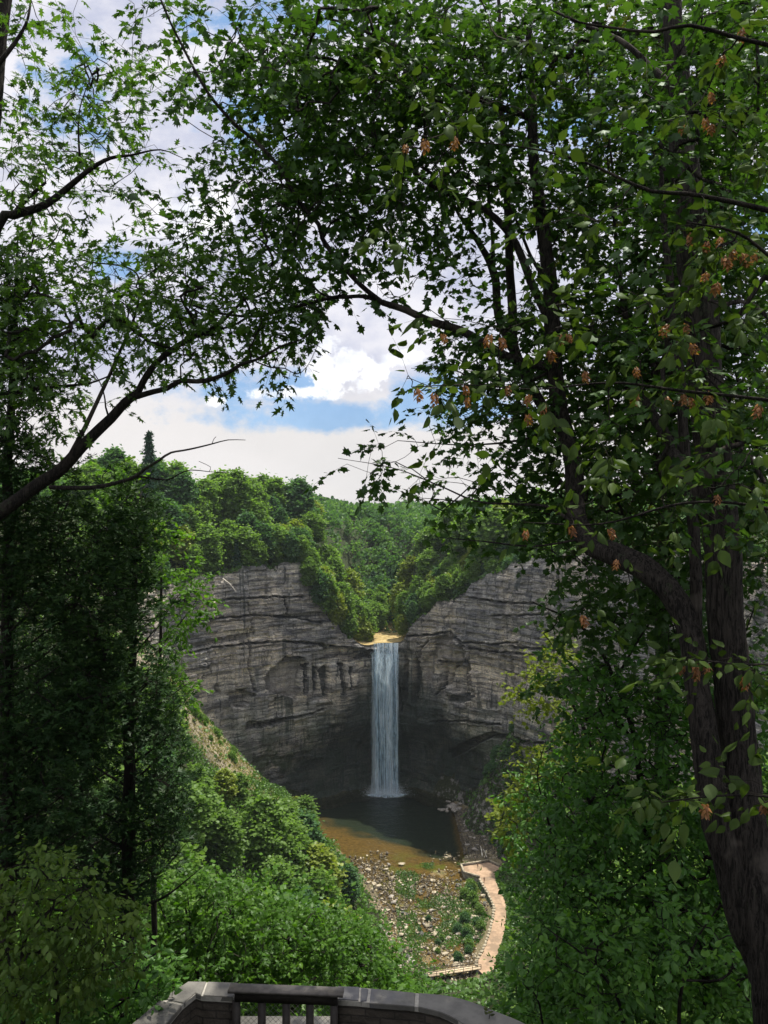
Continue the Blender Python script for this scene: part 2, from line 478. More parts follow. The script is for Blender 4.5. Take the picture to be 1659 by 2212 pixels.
M['beach'] = simple_noise_mat('shingle', (0.13, 0.12, 0.115), (0.36, 0.33, 0.31), 1.5, 0.95, 0.25)
M['path'] = simple_noise_mat('path_gravel', (0.28, 0.195, 0.13), (0.38, 0.27, 0.185), 0.7, 0.95, 0.02, (0.22, 0.16, 0.11), 0.25)
M['pale_stone'] = simple_noise_mat('pale_stone', (0.20, 0.175, 0.12), (0.44, 0.385, 0.29), 1.2, 0.85, 0.1)
M['grey_stone'] = simple_noise_mat('grey_stone', (0.14, 0.13, 0.12), (0.34, 0.31, 0.27), 1.0, 0.85, 0.1)
M['dark_stone'] = simple_noise_mat('dark_stone', (0.045, 0.05, 0.045), (0.11, 0.115, 0.10), 1.0, 0.8, 0.1)
M['gold_stone'] = simple_noise_mat('wet_ledge_stone', (0.22, 0.16, 0.07), (0.62, 0.50, 0.28), 0.6, 0.55, 0.25)
M['coping'] = simple_noise_mat('slate_coping', (0.085, 0.082, 0.075), (0.15, 0.145, 0.13), 3.5, 0.62, 0.012, (0.10, 0.10, 0.105), 1.2, 0.5)
M['mortar'] = simple_noise_mat('mortar', (0.30, 0.29, 0.26), (0.40, 0.38, 0.34), 20, 0.95, 0.003)
M['rail_wood'] = simple_noise_mat('rail_wood', (0.018, 0.015, 0.013), (0.035, 0.03, 0.026), 12, 0.6, 0.003)
M['rail_top'] = simple_noise_mat('rail_top_wood', (0.07, 0.065, 0.06), (0.12, 0.11, 0.10), 12, 0.55, 0.003)
M['wire'] = simple_noise_mat('galvanised_wire', (0.16, 0.17, 0.16), (0.24, 0.25, 0.24), 30, 0.5, 0.001)
M['deck'] = simple_noise_mat('deck_boards', (0.45, 0.36, 0.24), (0.62, 0.50, 0.36), 2.0, 0.9, 0.01)
M['bridge_wood'] = simple_noise_mat('bridge_rail_wood', (0.06, 0.05, 0.04), (0.12, 0.10, 0.08), 3.0, 0.85, 0.01)
M['log'] = simple_noise_mat('bleached_log', (0.40, 0.37, 0.31), (0.60, 0.56, 0.48), 1.5, 0.85, 0.03)

# masonry of the near wall: rough coursed slate
m, nt, b, pos = set_mat('wall_slate', 0.9, 0.2)
br = nt.node('ShaderNodeTexBrick')
geo_x, geo_y, geo_z = nt.sep(pos)[:3]
nt.put(br.inputs['Vector'], nt.comb(nt.m('ADD', geo_x, nt.m('MULTIPLY', geo_y, 0.6)), geo_z, 0.0))
br.inputs['Scale'].default_value = 1.0
br.inputs['Brick Width'].default_value = 0.26
br.inputs['Row Height'].default_value = 0.075
br.inputs['Mortar Size'].default_value = 0.008
br.inputs['Color1'].default_value = (0.055, 0.048, 0.04, 1)
br.inputs['Color2'].default_value = (0.095, 0.08, 0.065, 1)
br.inputs['Mortar'].default_value = (0.03, 0.028, 0.025, 1)
nt.put(b.inputs['Base Color'], nt.mix(0.4, br.outputs[0], nt.mix(nt.noise(pos, 8, 5), (0.02, 0.018, 0.015), (0.11, 0.095, 0.08))))
bump(nt, b, nt.m('ADD', nt.m('MULTIPLY', br.outputs['Fac'], -0.8), nt.noise(pos, 9, 5)), 1.0, 0.03)
M['wall'] = m

# water surface: tinted see-through with a Fresnel mirror and ripples
def water_mat():
    m = bpy.data.materials.new('water_surface'); m.use_nodes = True
    m.node_tree.nodes.clear(); nt = NT(m.node_tree)
    pos = nt.node('ShaderNodeNewGeometry').outputs['Position']
    n1 = nt.noise(nt.vmul(pos, (1.0, 0.7, 1.0)), 1.5, 3, 0.6, 0.4)
    n2 = nt.noise(nt.vmul(pos, (0.5, 1.2, 1.0)), 0.22, 3, 0.5, 0.3)
    bn = nt.node('ShaderNodeBump'); bn.inputs['Strength'].default_value = 0.9; bn.inputs['Distance'].default_value = 0.35
    nt.put(bn.inputs['Height'], nt.m('ADD', nt.m('MULTIPLY', n1, 0.7), n2))
    tr = nt.node('ShaderNodeBsdfTransparent'); nt.put(tr.inputs[0], (0.74, 0.70, 0.52))
    gl = nt.node('ShaderNodeBsdfGlossy'); gl.inputs['Roughness'].default_value = 0.12
    gl.inputs[0].default_value = (0.9, 0.9, 0.9, 1)
    nt.l.new(bn.outputs[0], gl.inputs['Normal'])
    fr = nt.node('ShaderNodeFresnel'); fr.inputs['IOR'].default_value = 1.33
    nt.l.new(bn.outputs[0], fr.inputs['Normal'])
    mx = nt.node('ShaderNodeMixShader')
    nt.l.new(fr.outputs[0], mx.inputs[0]); nt.l.new(tr.outputs[0], mx.inputs[1]); nt.l.new(gl.outputs[0], mx.inputs[2])
    o = nt.node('ShaderNodeOutputMaterial'); nt.l.new(mx.outputs[0], o.inputs[0])
    return m
M['water'] = water_mat()

def fall_mat(name, dens, lo=0.40, hi=0.62):
    m = bpy.data.materials.new(name); m.use_nodes = True
    m.node_tree.nodes.clear(); nt = NT(m.node_tree)
    pos = nt.node('ShaderNodeNewGeometry').outputs['Position']
    s1 = nt.noise(nt.vmul(pos, (1.1, 0.3, 0.020)), 1.0, 5, 0.72, 0.6)
    s2 = nt.noise(nt.vmul(pos, (3.0, 3.0, 0.16)), 1.0, 5, 0.7, 0.3)
    f = nt.m('ADD', nt.m('MULTIPLY', s1, 0.62), nt.m('MULTIPLY', s2, 0.38))
    alpha = nt.m('MULTIPLY', nt.mapr(f, lo, hi, 0.16, 1.0), dens)
    d = nt.node('ShaderNodeBsdfDiffuse'); nt.put(d.inputs[0], nt.mix(nt.mapr(f, 0.42, 0.62), (0.42, 0.74, 1.0), (0.92, 0.98, 1.0)))
    t = nt.node('ShaderNodeBsdfTranslucent'); nt.put(t.inputs[0], (0.75, 0.88, 0.97))
    a = nt.node('ShaderNodeMixShader'); a.inputs[0].default_value = 0.45
    nt.l.new(d.outputs[0], a.inputs[1]); nt.l.new(t.outputs[0], a.inputs[2])
    tr = nt.node('ShaderNodeBsdfTransparent')
    mx = nt.node('ShaderNodeMixShader'); nt.put(mx.inputs[0], alpha)
    nt.l.new(tr.outputs[0], mx.inputs[1]); nt.l.new(a.outputs[0], mx.inputs[2])
    o = nt.node('ShaderNodeOutputMaterial'); nt.l.new(mx.outputs[0], o.inputs[0])
    return m
M['fall'] = fall_mat('falling_water', 1.0, .42, .56)
M['fall_thin'] = fall_mat('thin_falling_water', 0.40)
M['foam_thin'] = fall_mat('pool_foam', 0.95, .40, .56)
M['foam'] = simple_noise_mat('foam', (0.62, 0.74, 0.80), (0.85, 0.90, 0.93), 2.0, 0.8, 0.05)

# ------------------------------------------------------------------ terrain
W = -126.7                     # river level
bL = lambda Y: np.interp(Y, [0, 120, 200, 221, 250, 270, 300, 325, 345, 358, 372], [7, 6, 3, 1.5, 0.5, -4, -17, -30, -38, -31, -12])
bR = lambda Y: np.interp(Y, [0, 150, 200, 219, 240, 261, 288, 303, 315, 337, 350, 362], [26, 28, 31, 35, 39, 42.5, 42, 40, 42, 38.6, 32, 22])

def ground_z(X, Y):
    X = np.asarray(X, float); Y = np.asarray(Y, float)
    dl = bL(Y) - X; dr = X - bR(Y)
    sl = 0.86; srr = np.interp(Y, [0, 270, 300, 400], [0.95, 1.0, 1.75, 1.9])
    left = W + sl * dl + 0.003 * np.maximum(dl, 0) ** 2
    right = W + srr * dr
    near = np.interp(Y, [8.6, 40, 120, 185, 204, 215], [-7.6, -34, -92, -112.0, -118.6, -132]) * (1 - 0.28 * smst(8, 70, -X) * smst(10, 40, Y) - 0.22 * smst(20, 60, X) * smst(10, 40, Y)) - 1.6 * np.maximum(0, Y - 204)
    h = np.maximum(np.maximum(left, right), near)
    h = np.maximum(h, W - 5)
    # the sunlit spur below the left cliff
    ridge = np.interp(X, [-85, -66, -56, -46, -38, -25], [-52, -60, -72, -88, -104, -128]) - 1.15 * np.abs(Y - 262 - 0.3 * (X + 60))
    h = np.maximum(h, np.where(Y > 150, ridge, -999))
    tal = -85 - 1.9 * np.hypot(np.minimum(X - 54, 0), (Y - 327) * .85) + fbm(X * .2, Y * .2, 19) * 2.0
    h = np.maximum(h, np.where(Y > 280, tal, -999))
    rough = fbm(X * 0.09, Y * 0.09, 3) * 2.2 * smst(12, 40, Y) + fbm(X * 0.5, Y * 0.5, 9) * 0.35
    h = h + rough * smst(W - 2, W + 4, h)
    h = np.minimum(h, -6.0 - 0.00 * Y)
    # terrace and the path the photographer stands on
    t = smst(8.45, 9.0, Y)
    flat = np.where(Y < 1.6, -1.65, np.interp(Y, [1.6, 3.6], [-1.65, -5.9]))
    return np.where(Y < 8.45, flat, flat * (1 - t) + h * t) if True else h

xs = np.concatenate([np.arange(-135, -40, 1.6), np.arange(-40, 60, 0.8), np.arange(60, 136, 1.6)])
ys = np.concatenate([np.arange(-14, 20, 0.6), np.arange(20, 180, 1.3), np.arange(180, 372, 0.8)])
gx, gy = np.meshgrid(xs, ys, indexing='ij')
gz = ground_z(gx, gy)
V = np.stack([gx, gy, gz], -1).reshape(-1, 3)
Q = grid_faces(len(xs), len(ys))
cen = V[Q].mean(1)
# scree on the spur and on the talus; soil elsewhere
m, nt, b, pos = set_mat('gorge_slope', 1.0, 0.2)
gx_, gy_, gz_ = nt.sep(pos)[:3]
nz = nt.noise(pos, 0.35, 6, 0.7); nf = nt.noise(pos, 1.6, 6, 0.7)
soil = nt.mix(nt.mapr(nf, 0.35, 0.65), (0.018, 0.022, 0.012), (0.045, 0.055, 0.022))
screec = nt.ramp(nf, [(0.3, (0.13, 0.11, 0.08)), (0.5, (0.29, 0.25, 0.18)), (0.7, (0.42, 0.37, 0.28))])
greyc = nt.ramp(nf, [(0.3, (0.09, 0.09, 0.09)), (0.5, (0.19, 0.18, 0.17)), (0.7, (0.30, 0.29, 0.27))])
spur = nt.m('MULTIPLY', nt.mapr(gx_, -88, -76), nt.mapr(gx_, -38, -46))
spur = nt.m('MULTIPLY', spur, nt.m('MULTIPLY', nt.mapr(gy_, 236, 246), nt.mapr(gy_, 300, 285)))
spur = nt.m('MULTIPLY', spur, nt.mapr(nz, 0.34, 0.52))
talus = nt.m('MULTIPLY', nt.mapr(gx_, 18, 28), nt.mapr(gy_, 280, 292))
talus = nt.m('MULTIPLY', talus, nt.mapr(nz, 0.50, 0.60))
colr = nt.mix(spur, soil, screec)
colr = nt.mix(talus, colr, greyc)
nt.put(b.inputs['Base Color'], colr)
bump(nt, b, nt.m('ADD', nf, nz), 1.0, 0.6)
M['slope'] = m
ground = mesh_obj('ground', V, Q, M['slope'], smooth=False)
tag(ground, kind='structure')

# riverbed: silt, gravel bars, pool floor
xs = np.arange(-46, 52, 0.42); ys = np.arange(150, 372, 0.42)
gx, gy = np.meshgrid(xs, ys, indexing='ij')
def bed_z(X, Y):
    pool = smst(304, 332, Y + .8 * X + 9 * fbm(X * .08, Y * .08, 44, 3)) * smst(-1, 8, X - bL(Y)) * smst(-2, 7, 30 - X) + .12 * smst(286, 292, Y) * smst(0, 3, 30 - X)
    bar = (fbm(X * 0.16, Y * 0.11, 21, 5) * 0.55 - .04) * (1 - smst(280, 292, Y)) - .25 * smst(280, 292, Y) + fbm(X * 0.9, Y * 0.9, 5, 3) * 0.16
    z = W - 0.02 + bar - pool * 3.2
    # beach on the right of the pool and the bank that carries the path
    beach = smst(28.5, 32, X) * smst(288, 298, Y)
    z = z + beach * (0.7 + 0.10 * np.maximum(X - 30, 0))
    pe = np.interp(Y, [150, 205, 222, 234, 240, 248, 257, 268, 280, 292], [24, 24, 26.0, 28.0, 30.5, 32.5, 34.5, 34.5, 32.0, 30])
    bank = smst(pe - 2.0, pe + 0.5, X) * smst(296, 291, Y)
    z = np.maximum(z, W + 0.9 * bank + z * 0) * (bank > 0.02) + z * (bank <= 0.02)
    # banks rise at both sides so that no gap shows
    z = np.maximum(z, W + 0.55 * (bL(Y) + 1.0 - X))
    return z
bz = bed_z(gx, gy)
V = np.stack([gx, gy, bz], -1).reshape(-1, 3)
m, nt, b, pos = set_mat('riverbed_silt', 0.9, 0.3)
x_, y_, z_ = nt.sep(pos)[:3]
n = nt.noise(pos, 0.8, 6, 0.7); n2 = nt.noise(pos, 0.10, 4, 0.6); n3 = nt.noise(pos, 2.5, 5, 0.7)
silt = nt.mix(nt.mapr(n, 0.35, 0.65), (0.095, 0.066, 0.026), (0.185, 0.130, 0.055))
silt = nt.mix(nt.m('MULTIPLY', nt.mapr(y_, 306, 290), nt.mapr(n2, 0.48, 0.62)), silt, (0.11, 0.13, 0.025))
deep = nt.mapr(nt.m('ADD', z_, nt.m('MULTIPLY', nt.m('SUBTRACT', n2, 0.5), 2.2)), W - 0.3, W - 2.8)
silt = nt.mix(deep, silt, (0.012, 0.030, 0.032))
grav = nt.ramp(n3, [(0.3, (0.05, 0.045, 0.022)), (0.5, (0.12, 0.10, 0.055)), (0.66, (0.24, 0.20, 0.12))])
up = nt.mapr(nt.m('ADD', z_, nt.m('MULTIPLY', nt.m('SUBTRACT', n3, 0.5), 0.7)), W + 0.15, W + 0.4)
colr = nt.mix(up, silt, grav)
nt.put(b.inputs['Base Color'], colr)
bump(nt, b, nt.m('ADD', n, n3), 1.0, 0.15)
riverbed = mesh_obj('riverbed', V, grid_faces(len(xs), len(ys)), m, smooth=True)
tag(riverbed, kind='structure')

# water
WL = W + 0.10
xs = np.arange(-48, 34, 2.0); ys = np.arange(152, 372, 2.0)
gx, gy = np.meshgrid(xs, ys, indexing='ij')
V = np.stack([gx, gy, np.full_like(gx, WL)], -1).reshape(-1, 3)
water = mesh_obj('water', V, grid_faces(len(xs), len(ys)), M['water'], smooth=True)
tag(water, kind='structure')

# the cliff: an amphitheatre of layered shale
CP = np.array([  # X, Y, rim height
    (-116, 60, -8), (-114, 110, -12), (-111, 170, -16), (-105, 220, -21), (-96, 262, -26), (-81, 298, -28.5), (-70, 315, -26), (-59, 329, -24.5),
    (-47, 341, -23), (-37, 349, -22), (-32, 352, -28), (-26, 355, -41), (-18, 360, -52), (-11, 364, -59.6), (0, 367.5, -59.8), (7.5, 368, -59.6),
    (10, 366.5, -56), (17, 361, -47), (25, 355, -40), (33, 347, -34), (44, 336, -25), (52, 326, -20.5), (62, 306, -16.5), (76, 275, -14), (88, 235, -12),
    (96, 190, -10), (102, 130, -8), (106, 60, -6)], float)
CL = smooth_line(CP, 0.30)
seg = np.r_[0, np.cumsum(np.linalg.norm(np.diff(CL[:, :2], axis=0), axis=1))]
NS = int(seg[-1] / 0.34)
sv = np.linspace(0, seg[-1], NS)
cx = np.interp(sv, seg, CL[:, 0]); cy = np.interp(sv, seg, CL[:, 1]); cr = np.interp(sv, seg, CL[:, 2])
k = np.ones(25) / 25
sm = lambda a: np.convolve(np.pad(a, 12, 'edge'), k, 'valid')
tx, ty = np.gradient(sm(cx)), np.gradient(sm(cy))
nl = np.hypot(tx, ty); nx, ny = -ty / nl, tx / nl            # away from the gorge
if (nx[NS // 2] * 0 + ny[NS // 2] * 1) < 0: nx, ny = -nx, -ny
cr = cr + (fbm(sv * 0.12, sv * 0, 4) * 1.6 + (np.floor(3 * vnoise(sv * .22, sv * 0, 9)) - 1) * 1.1) * (cr > -55)
ZB = W - 4
NZ = 330
tz = np.linspace(0, 1, NZ)
zz = ZB + (cr[:, None] - ZB) * tz[None, :]
ss = np.repeat(sv[:, None], NZ, 1)
XX0 = np.repeat(cx[:, None], NZ, 1)
# picture position of each grid point, used to give the known alcoves their place on the wall
YY0 = np.repeat(cy[:, None], NZ, 1)
px = 829.5 + F * XX0 / YY0; py = 1106 - F * zz / YY0
D = np.zeros_like(zz)                                        # + = into the rock
D += -fbm(ss * 0.03, zz * 0.012, 11, 3) * 3.0
D += np.interp(zz, [-131, -110, -60, -10], [-1.5, -1.0, 0.0, 5.0])
D += (_hash(np.floor(ss / 9.0 + .4 * fbm(ss * .1, zz * .05, 3, 2)), np.floor(zz / 26.0 + _hash(np.floor(ss / 9.0), ss * 0, 2)), 123) - .5) * 2.2
# beds: each layer steps in or out, broken along joints
lay_edges = [ZB]
r_ = np.random.default_rng(5)
while lay_edges[-1] < 0:
    zc = lay_edges[-1]
    th = r_.uniform(0.5, 1.4) if zc > -62 else r_.uniform(0.8, 3.6)
    lay_edges.append(zc + th)
lay_edges = np.array(lay_edges)
zw = zz + fbm(ss * 0.010, zz * 0.0, 31, 2) * 1.2 + 0.12 * fbm(ss * 0.3, zz * 0.3, 32, 2)
li = np.searchsorted(lay_edges, zw)
amp = np.where(zz > -62, 0.42, 0.36)
lo = _hash(li, li * 0, 77) - 0.5
jw = np.where(zz > -62, 3.2, 5.0)
blk = np.floor(ss / jw + _hash(li, li * 0, 13) * 7 + 0.35 * fbm(ss * 0.5, zz * 0.1, 3, 2))
bo = _hash(blk, li, 99) - 0.5
D += amp * 1.8 * lo + amp * 1.9 * bo
# tall joint faces
jj = np.floor(ss / 6.5 + 0.6 * fbm(ss * 0.1, zz * 0.03, 8, 2)); zb_ = np.floor(zz / 17 + _hash(jj, jj * 0, 5) * 3)
D += (_hash(jj, zb_, 41) - 0.5) * 1.8 * (zz < -55)
j2 = np.floor(ss / 2.3 + 0.5 * fbm(ss * 0.2, zz * 0.04, 18, 2)); zb2 = np.floor(zz / 7 + _hash(j2, j2 * 0, 6) * 3)
D += (_hash(j2, zb2, 43) - 0.5) * 0.5
D += -fbm(ss * 0.55, zz * 0.10, 51, 3) * 0.45
D += -np.abs(fbm(ss * 1.5, zz * 0.9, 55, 3)) * 0.3
# undercut at the foot, deepest behind the falls
near_f = np.exp(-((XX0 - 2) / 34.0) ** 2)
und = smst(-92, -112, zz + fbm(ss * 0.05, zz * 0.05, 61, 3) * 7)
D += und * (2.0 + 6.0 * near_f) * smst(-131, -124, zz - 0)
D += (zz < -62) * smst(-62, -64, zz) * 2.6 * np.exp(-((XX0 - 1) / 15.0) ** 2)
# the ledge that juts out left of the lip
D -= 2.2 * np.exp(-((XX0 + 9) / 7.0) ** 2) * smst(-66.5, -65.5, zz)
def inpoly(px, py, poly):
    P = np.array(poly, float); c_ = np.zeros(px.shape, bool); j = len(P) - 1
    for i in range(len(P)):
        xi, yi = P[i]; xj, yj = P[j]
        with np.errstate(divide='ignore', invalid='ignore'):
            c_ ^= ((yi > py) != (yj > py)) & (px < (xj - xi) * (py - yi) / (yj - yi + 1e-12) + xi)
        j = i
    return c_
wx = fbm(ss * 0.8, zz * 0.8, 71, 3) * 3.0; wy = fbm(ss * 0.6, zz * 0.9, 72, 3) * 3.0
ALC = [  # outline in the picture, depth of the recess in metres
    ([(571, 1470), (587, 1443), (603, 1424), (612, 1416), (634, 1421), (652, 1420), (655, 1440), (645, 1470), (640, 1510), (600, 1500), (575, 1490)], 1.8),
    ([(655, 1432), (663, 1432), (660, 1500), (652, 1500)], 1.8), ([(672, 1440), (684, 1438), (683, 1492), (674, 1492)], 1.5), ([(687, 1445), (703, 1436), (708, 1450), (706, 1505), (698, 1505), (690, 1470)], 1.5),
    ([(728, 1432), (742, 1432), (744, 1500), (732, 1500)], 2.0), ([(752, 1440), (760, 1440), (758, 1490), (752, 1490)], 1.0),
    ([(697, 1392), (800, 1402), (808, 1412), (800, 1424), (700, 1418)], 1.7), ([(760, 1398), (808, 1402), (806, 1424), (770, 1420)], 1.5),
    ([(890, 1425), (903, 1418), (905, 1470), (898, 1530), (888, 1520)], 2.4), ([(872, 1410), (880, 1425), (880, 1500), (872, 1520)], 1.8),
    ([(910, 1430), (930, 1410), (938, 1380), (965, 1368), (980, 1385), (998, 1400), (1003, 1440), (1020, 1500), (1012, 1500), (985, 1436), (936, 1430), (925, 1490)], 1.1),
    ([(943, 1432), (995, 1432), (1009, 1450), (1007, 1480), (1025, 1510), (1000, 1505), (965, 1480), (962, 1506), (950, 1500)], 2.6),
    ([(962, 1500), (1000, 1500), (1022, 1512), (1000, 1520), (970, 1514)], 1.4),
    ([(1100, 1420), (1112, 1420), (1112, 1470), (1104, 1470)], 0.9),
    ([(500, 1500), (520, 1488), (545, 1500), (530, 1530), (505, 1530)], 2.2), ([(528, 1560), (600, 1548), (615, 1556), (560, 1572), (530, 1580)], 2.0),
    ([(470, 1480), (482, 1478), (485, 1500), (474, 1500)], 2.2), ([(430, 1390), (520, 1372), (560, 1365), (560, 1372), (500, 1392), (440, 1400)], 1.0),
    ([(600, 1330), (700, 1322), (770, 1345), (820, 1360), (820, 1366), (700, 1338), (610, 1338)], 1.0),
    ([(1100, 1395), (1200, 1402), (1280, 1412), (1280, 1418), (1200, 1409), (1100, 1400)], 1.6),
    ([(950, 1625), (1060, 1580), (1160, 1600), (1160, 1612), (1060, 1596), (960, 1645)], 2.2)]
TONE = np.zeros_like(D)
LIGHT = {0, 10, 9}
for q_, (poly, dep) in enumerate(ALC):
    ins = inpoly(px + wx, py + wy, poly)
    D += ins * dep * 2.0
    TONE = np.where(ins, .35 if q_ in LIGHT else (-.45 if q_ in (1, 2, 3, 4, 5, 8, 12, 19) else TONE), TONE)  # some recesses coloured dark for shade and stains, a few paler fresh faces
# long ledges and arches: thin deep cuts under projecting beds
CUTS = [[(395, 1345), (470, 1338), (560, 1330), (640, 1335), (690, 1345)], [(400, 1415), (470, 1400), (540, 1392), (610, 1385), (700, 1392)], [(690, 1395), (740, 1398), (810, 1404)],
        [(575, 1465), (590, 1440), (608, 1420), (650, 1420)], [(870, 1375), (930, 1372), (965, 1366), (1000, 1388), (1060, 1392), (1120, 1388)], [(965, 1370), (985, 1382), (1005, 1400), (1050, 1408), (1120, 1412), (1200, 1420)],
        [(998, 1400), (1008, 1440), (1015, 1470), (1025, 1505), (1000, 1500)], [(905, 1432), (910, 1400), (925, 1385)], [(940, 1430), (995, 1432), (1008, 1450)], [(950, 1435), (950, 1490), (940, 1502)], [(962, 1475), (965, 1450), (975, 1440)],
        [(560, 1560), (600, 1552), (650, 1545), (700, 1530)], [(1000, 1625), (1060, 1590), (1120, 1598), (1180, 1606)], [(1060, 1330), (1120, 1330), (1180, 1326)], [(1000, 1290), (1060, 1300), (1140, 1305)],
        [(455, 1300), (560, 1292), (660, 1290)], [(930, 1560), (1000, 1556), (1080, 1566)], [(430, 1500), (450, 1450), (455, 1400)], [(540, 1300), (548, 1360), (540, 1430), (548, 1500)], [(620, 1290), (625, 1340)], [(860, 1470), (866, 1540)], [(1105, 1420), (1108, 1480)]]
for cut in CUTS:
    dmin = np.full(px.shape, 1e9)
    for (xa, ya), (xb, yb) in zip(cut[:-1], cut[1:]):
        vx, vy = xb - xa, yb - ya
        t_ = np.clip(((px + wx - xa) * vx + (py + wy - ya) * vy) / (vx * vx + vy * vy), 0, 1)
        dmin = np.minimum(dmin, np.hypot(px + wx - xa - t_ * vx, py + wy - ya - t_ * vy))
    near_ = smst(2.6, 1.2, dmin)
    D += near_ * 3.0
    TONE = np.where(dmin < 2.0, -.45, TONE)  # shade under the bed, with stain, painted dark along the cut
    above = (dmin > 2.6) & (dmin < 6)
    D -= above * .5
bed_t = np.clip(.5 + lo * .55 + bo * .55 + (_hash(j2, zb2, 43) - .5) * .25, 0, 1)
# rim crumbles back
top = smst(0.965, 1.0, tz)[None, :]
D += top * 1.2
CXX = XX0 + nx[:, None] * D; CYY = np.repeat(cy[:, None], NZ, 1) + ny[:, None] * D
V = np.stack([CXX, CYY, zz], -1).reshape(-1, 3)
GF = grid_faces(NS, NZ)
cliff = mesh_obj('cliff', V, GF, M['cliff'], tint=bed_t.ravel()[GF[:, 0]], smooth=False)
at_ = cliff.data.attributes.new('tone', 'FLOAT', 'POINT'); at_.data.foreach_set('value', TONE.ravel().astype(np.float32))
tag(cliff, kind='structure')

# the plateau behind the rim and the wooded gorge upstream
step = 4
si = np.arange(0, NS, step); si[-1] = NS - 1
tt = np.concatenate([np.linspace(-0.3, 10, 12), np.linspace(12, 150, 56), [175, 210, 260, 330, 420, 560, 800, 1200]])
C0 = np.array([0.0, 150.0])
ddx, ddy = cx[si] - C0[0], cy[si] - C0[1]
dl_ = np.hypot(ddx, ddy); ddx /= dl_; ddy /= dl_
rim_s = cr[si]
def plateau_pt(i, t):
    """i = index into si (float ok), t = metres behind the rim"""
    X0 = np.interp(i, np.arange(len(si)), CXX[si, -1]); Y0 = np.interp(i, np.arange(len(si)), CYY[si, -1])
    ex = np.interp(i, np.arange(len(si)), ddx); ey = np.interp(i, np.arange(len(si)), ddy)
    r0 = np.interp(i, np.arange(len(si)), rim_s)
    X = X0 + ex * t; Y = Y0 + ey * t
    lip = smst(-50, -58, r0)
    pl = np.interp(X, [-400, -120, -70, -30, 40, 120, 400], [14, -1, -7, -15, -17, -8, 6]) + 0.03 * np.minimum(t, 300)
    T = np.where(r0 > -30, 34.0, 34 + (-30 - r0) * 1.9) + lip * 55
    d0 = lip * 30
    g = smst(d0, d0 + T, t)
    Z = r0 + (pl - r0) * g + 0.03 * np.minimum(t, 50) * lip
    steps = lip * 0.55 * (np.floor(t / 4.5) % 2) * 0.3
    Z = Z + fbm(X * 0.05, Y * 0.05, 91, 3) * 2.5 * smst(4, 30, t) * (1 - lip * (t < 40)) + steps
    return X, Y, Z
ii, t2 = np.meshgrid(np.arange(len(si)), tt, indexing='ij')
PX, PY, PZ = plateau_pt(ii, t2)
V = np.stack([PX, PY, PZ], -1).reshape(-1, 3)
m, nt, b, pos = set_mat('plateau_ground', 1.0, 0.2)
x_, y_, z_ = nt.sep(pos)[:3]
n = nt.noise(pos, 0.6, 5, 0.7)
floorc = nt.mix(n, (0.02, 0.03, 0.014), (0.045, 0.06, 0.022))
n4 = nt.noise(nt.vmul(pos, (0.35, 1.4, 1.0)), 1.0, 5, 0.7)
gold = nt.ramp(n4, [(0.35, (0.10, 0.075, 0.03)), (0.5, (0.34, 0.25, 0.10)), (0.62, (0.52, 0.43, 0.24))])
nt.put(b.inputs['Base Color'], nt.mix(nt.mapr(z_, -56.3, -57.6), floorc, gold))
bump(nt, b, nt.m('ADD', n, n4), 1.0, 0.4)
hills = mesh_obj('hills', V, grid_faces(len(si), len(tt)), m, smooth=False)
tag(hills, kind='structure')

# a far ground sheet to the horizon, lower than everything else
far = MB()
a = np.linspace(0, 2 * np.pi, 48, endpoint=False)
V = np.array([[0, 0, -140]] + [[5000 * math.cos(t), 5000 * math.sin(t), -140] for t in a])
far.add(V, [[0, 1 + i, 1 + (i + 1) % 48] for i in range(48)])
tag(far.build('valley_floor', M['forest_floor']), kind='structure')

# ------------------------------------------------------------------ leaves and trees
def fan(outline, fold=0.0, cz=0.0, c=(0, .45)):
    P = np.array(outline, float)
    z = -np.abs(P[:, 0]) * fold - 0.12 * P[:, 1] ** 2
    V = np.vstack([[c[0], c[1], cz], np.c_[P, z]])
    n = len(P)
    return V, np.array([[0, 1 + i, 1 + (i + 1) % n] for i in range(n)])
MAPLE = fan([(0, 0), (.30, .05), (.24, .22), (.52, .42), (.30, .50), (.33, .68), (.14, .66), (0, 1.0), (-.14, .66), (-.33, .68), (-.30, .50), (-.52, .42), (-.24, .22), (-.30, .05)], .25)
OAK = fan([(0, -.1), (.05, .12), (.27, .10), (.12, .28), (.40, .42), (.14, .50), (.30, .78), (.09, .72), (0, 1.05), (-.09, .72), (-.30, .78), (-.14, .50), (-.40, .42), (-.12, .28), (-.27, .10), (-.05, .12)], .25)
OVATE = fan([(0, 0), (.22, .14), (.33, .38), (.24, .68), (.08, .90), (0, 1.05), (-.08, .90), (-.24, .68), (-.33, .38), (-.22, .14)], .35)
LANCE = fan([(0, 0), (.13, .25), (.14, .55), (0, 1.1), (-.14, .55), (-.13, .25)], .5)
SIMPLE = (np.array([[0, 0, 0], [.36, .45, -.10], [0, 1.0, -.12], [-.36, .45, -.10]]), np.array([[0, 1, 2], [0, 2, 3]]))
BLOB = (np.array([[0, 0, 0], [.55, .25, -.15], [.45, .85, -.05], [-.05, 1.05, -.2], [-.55, .7, -.15], [-.45, .15, .05]]),
        np.array([[0, 1, 2], [0, 2, 3], [0, 3, 4], [0, 4, 5]]))
TUFT = (np.array([[0, 0, 0], [.12, .45, .05], [0, 1, 0], [-.12, .45, .02],
                  [.30, .35, 0], [.62, .75, .05], [.18, .55, 0], [-.30, .35, .05], [-.62, .75, 0], [-.18, .55, 0]]),
        np.array([[0, 1, 2], [0, 2, 3], [0, 4, 5], [0, 5, 6], [0, 8, 7], [0, 9, 8]]))

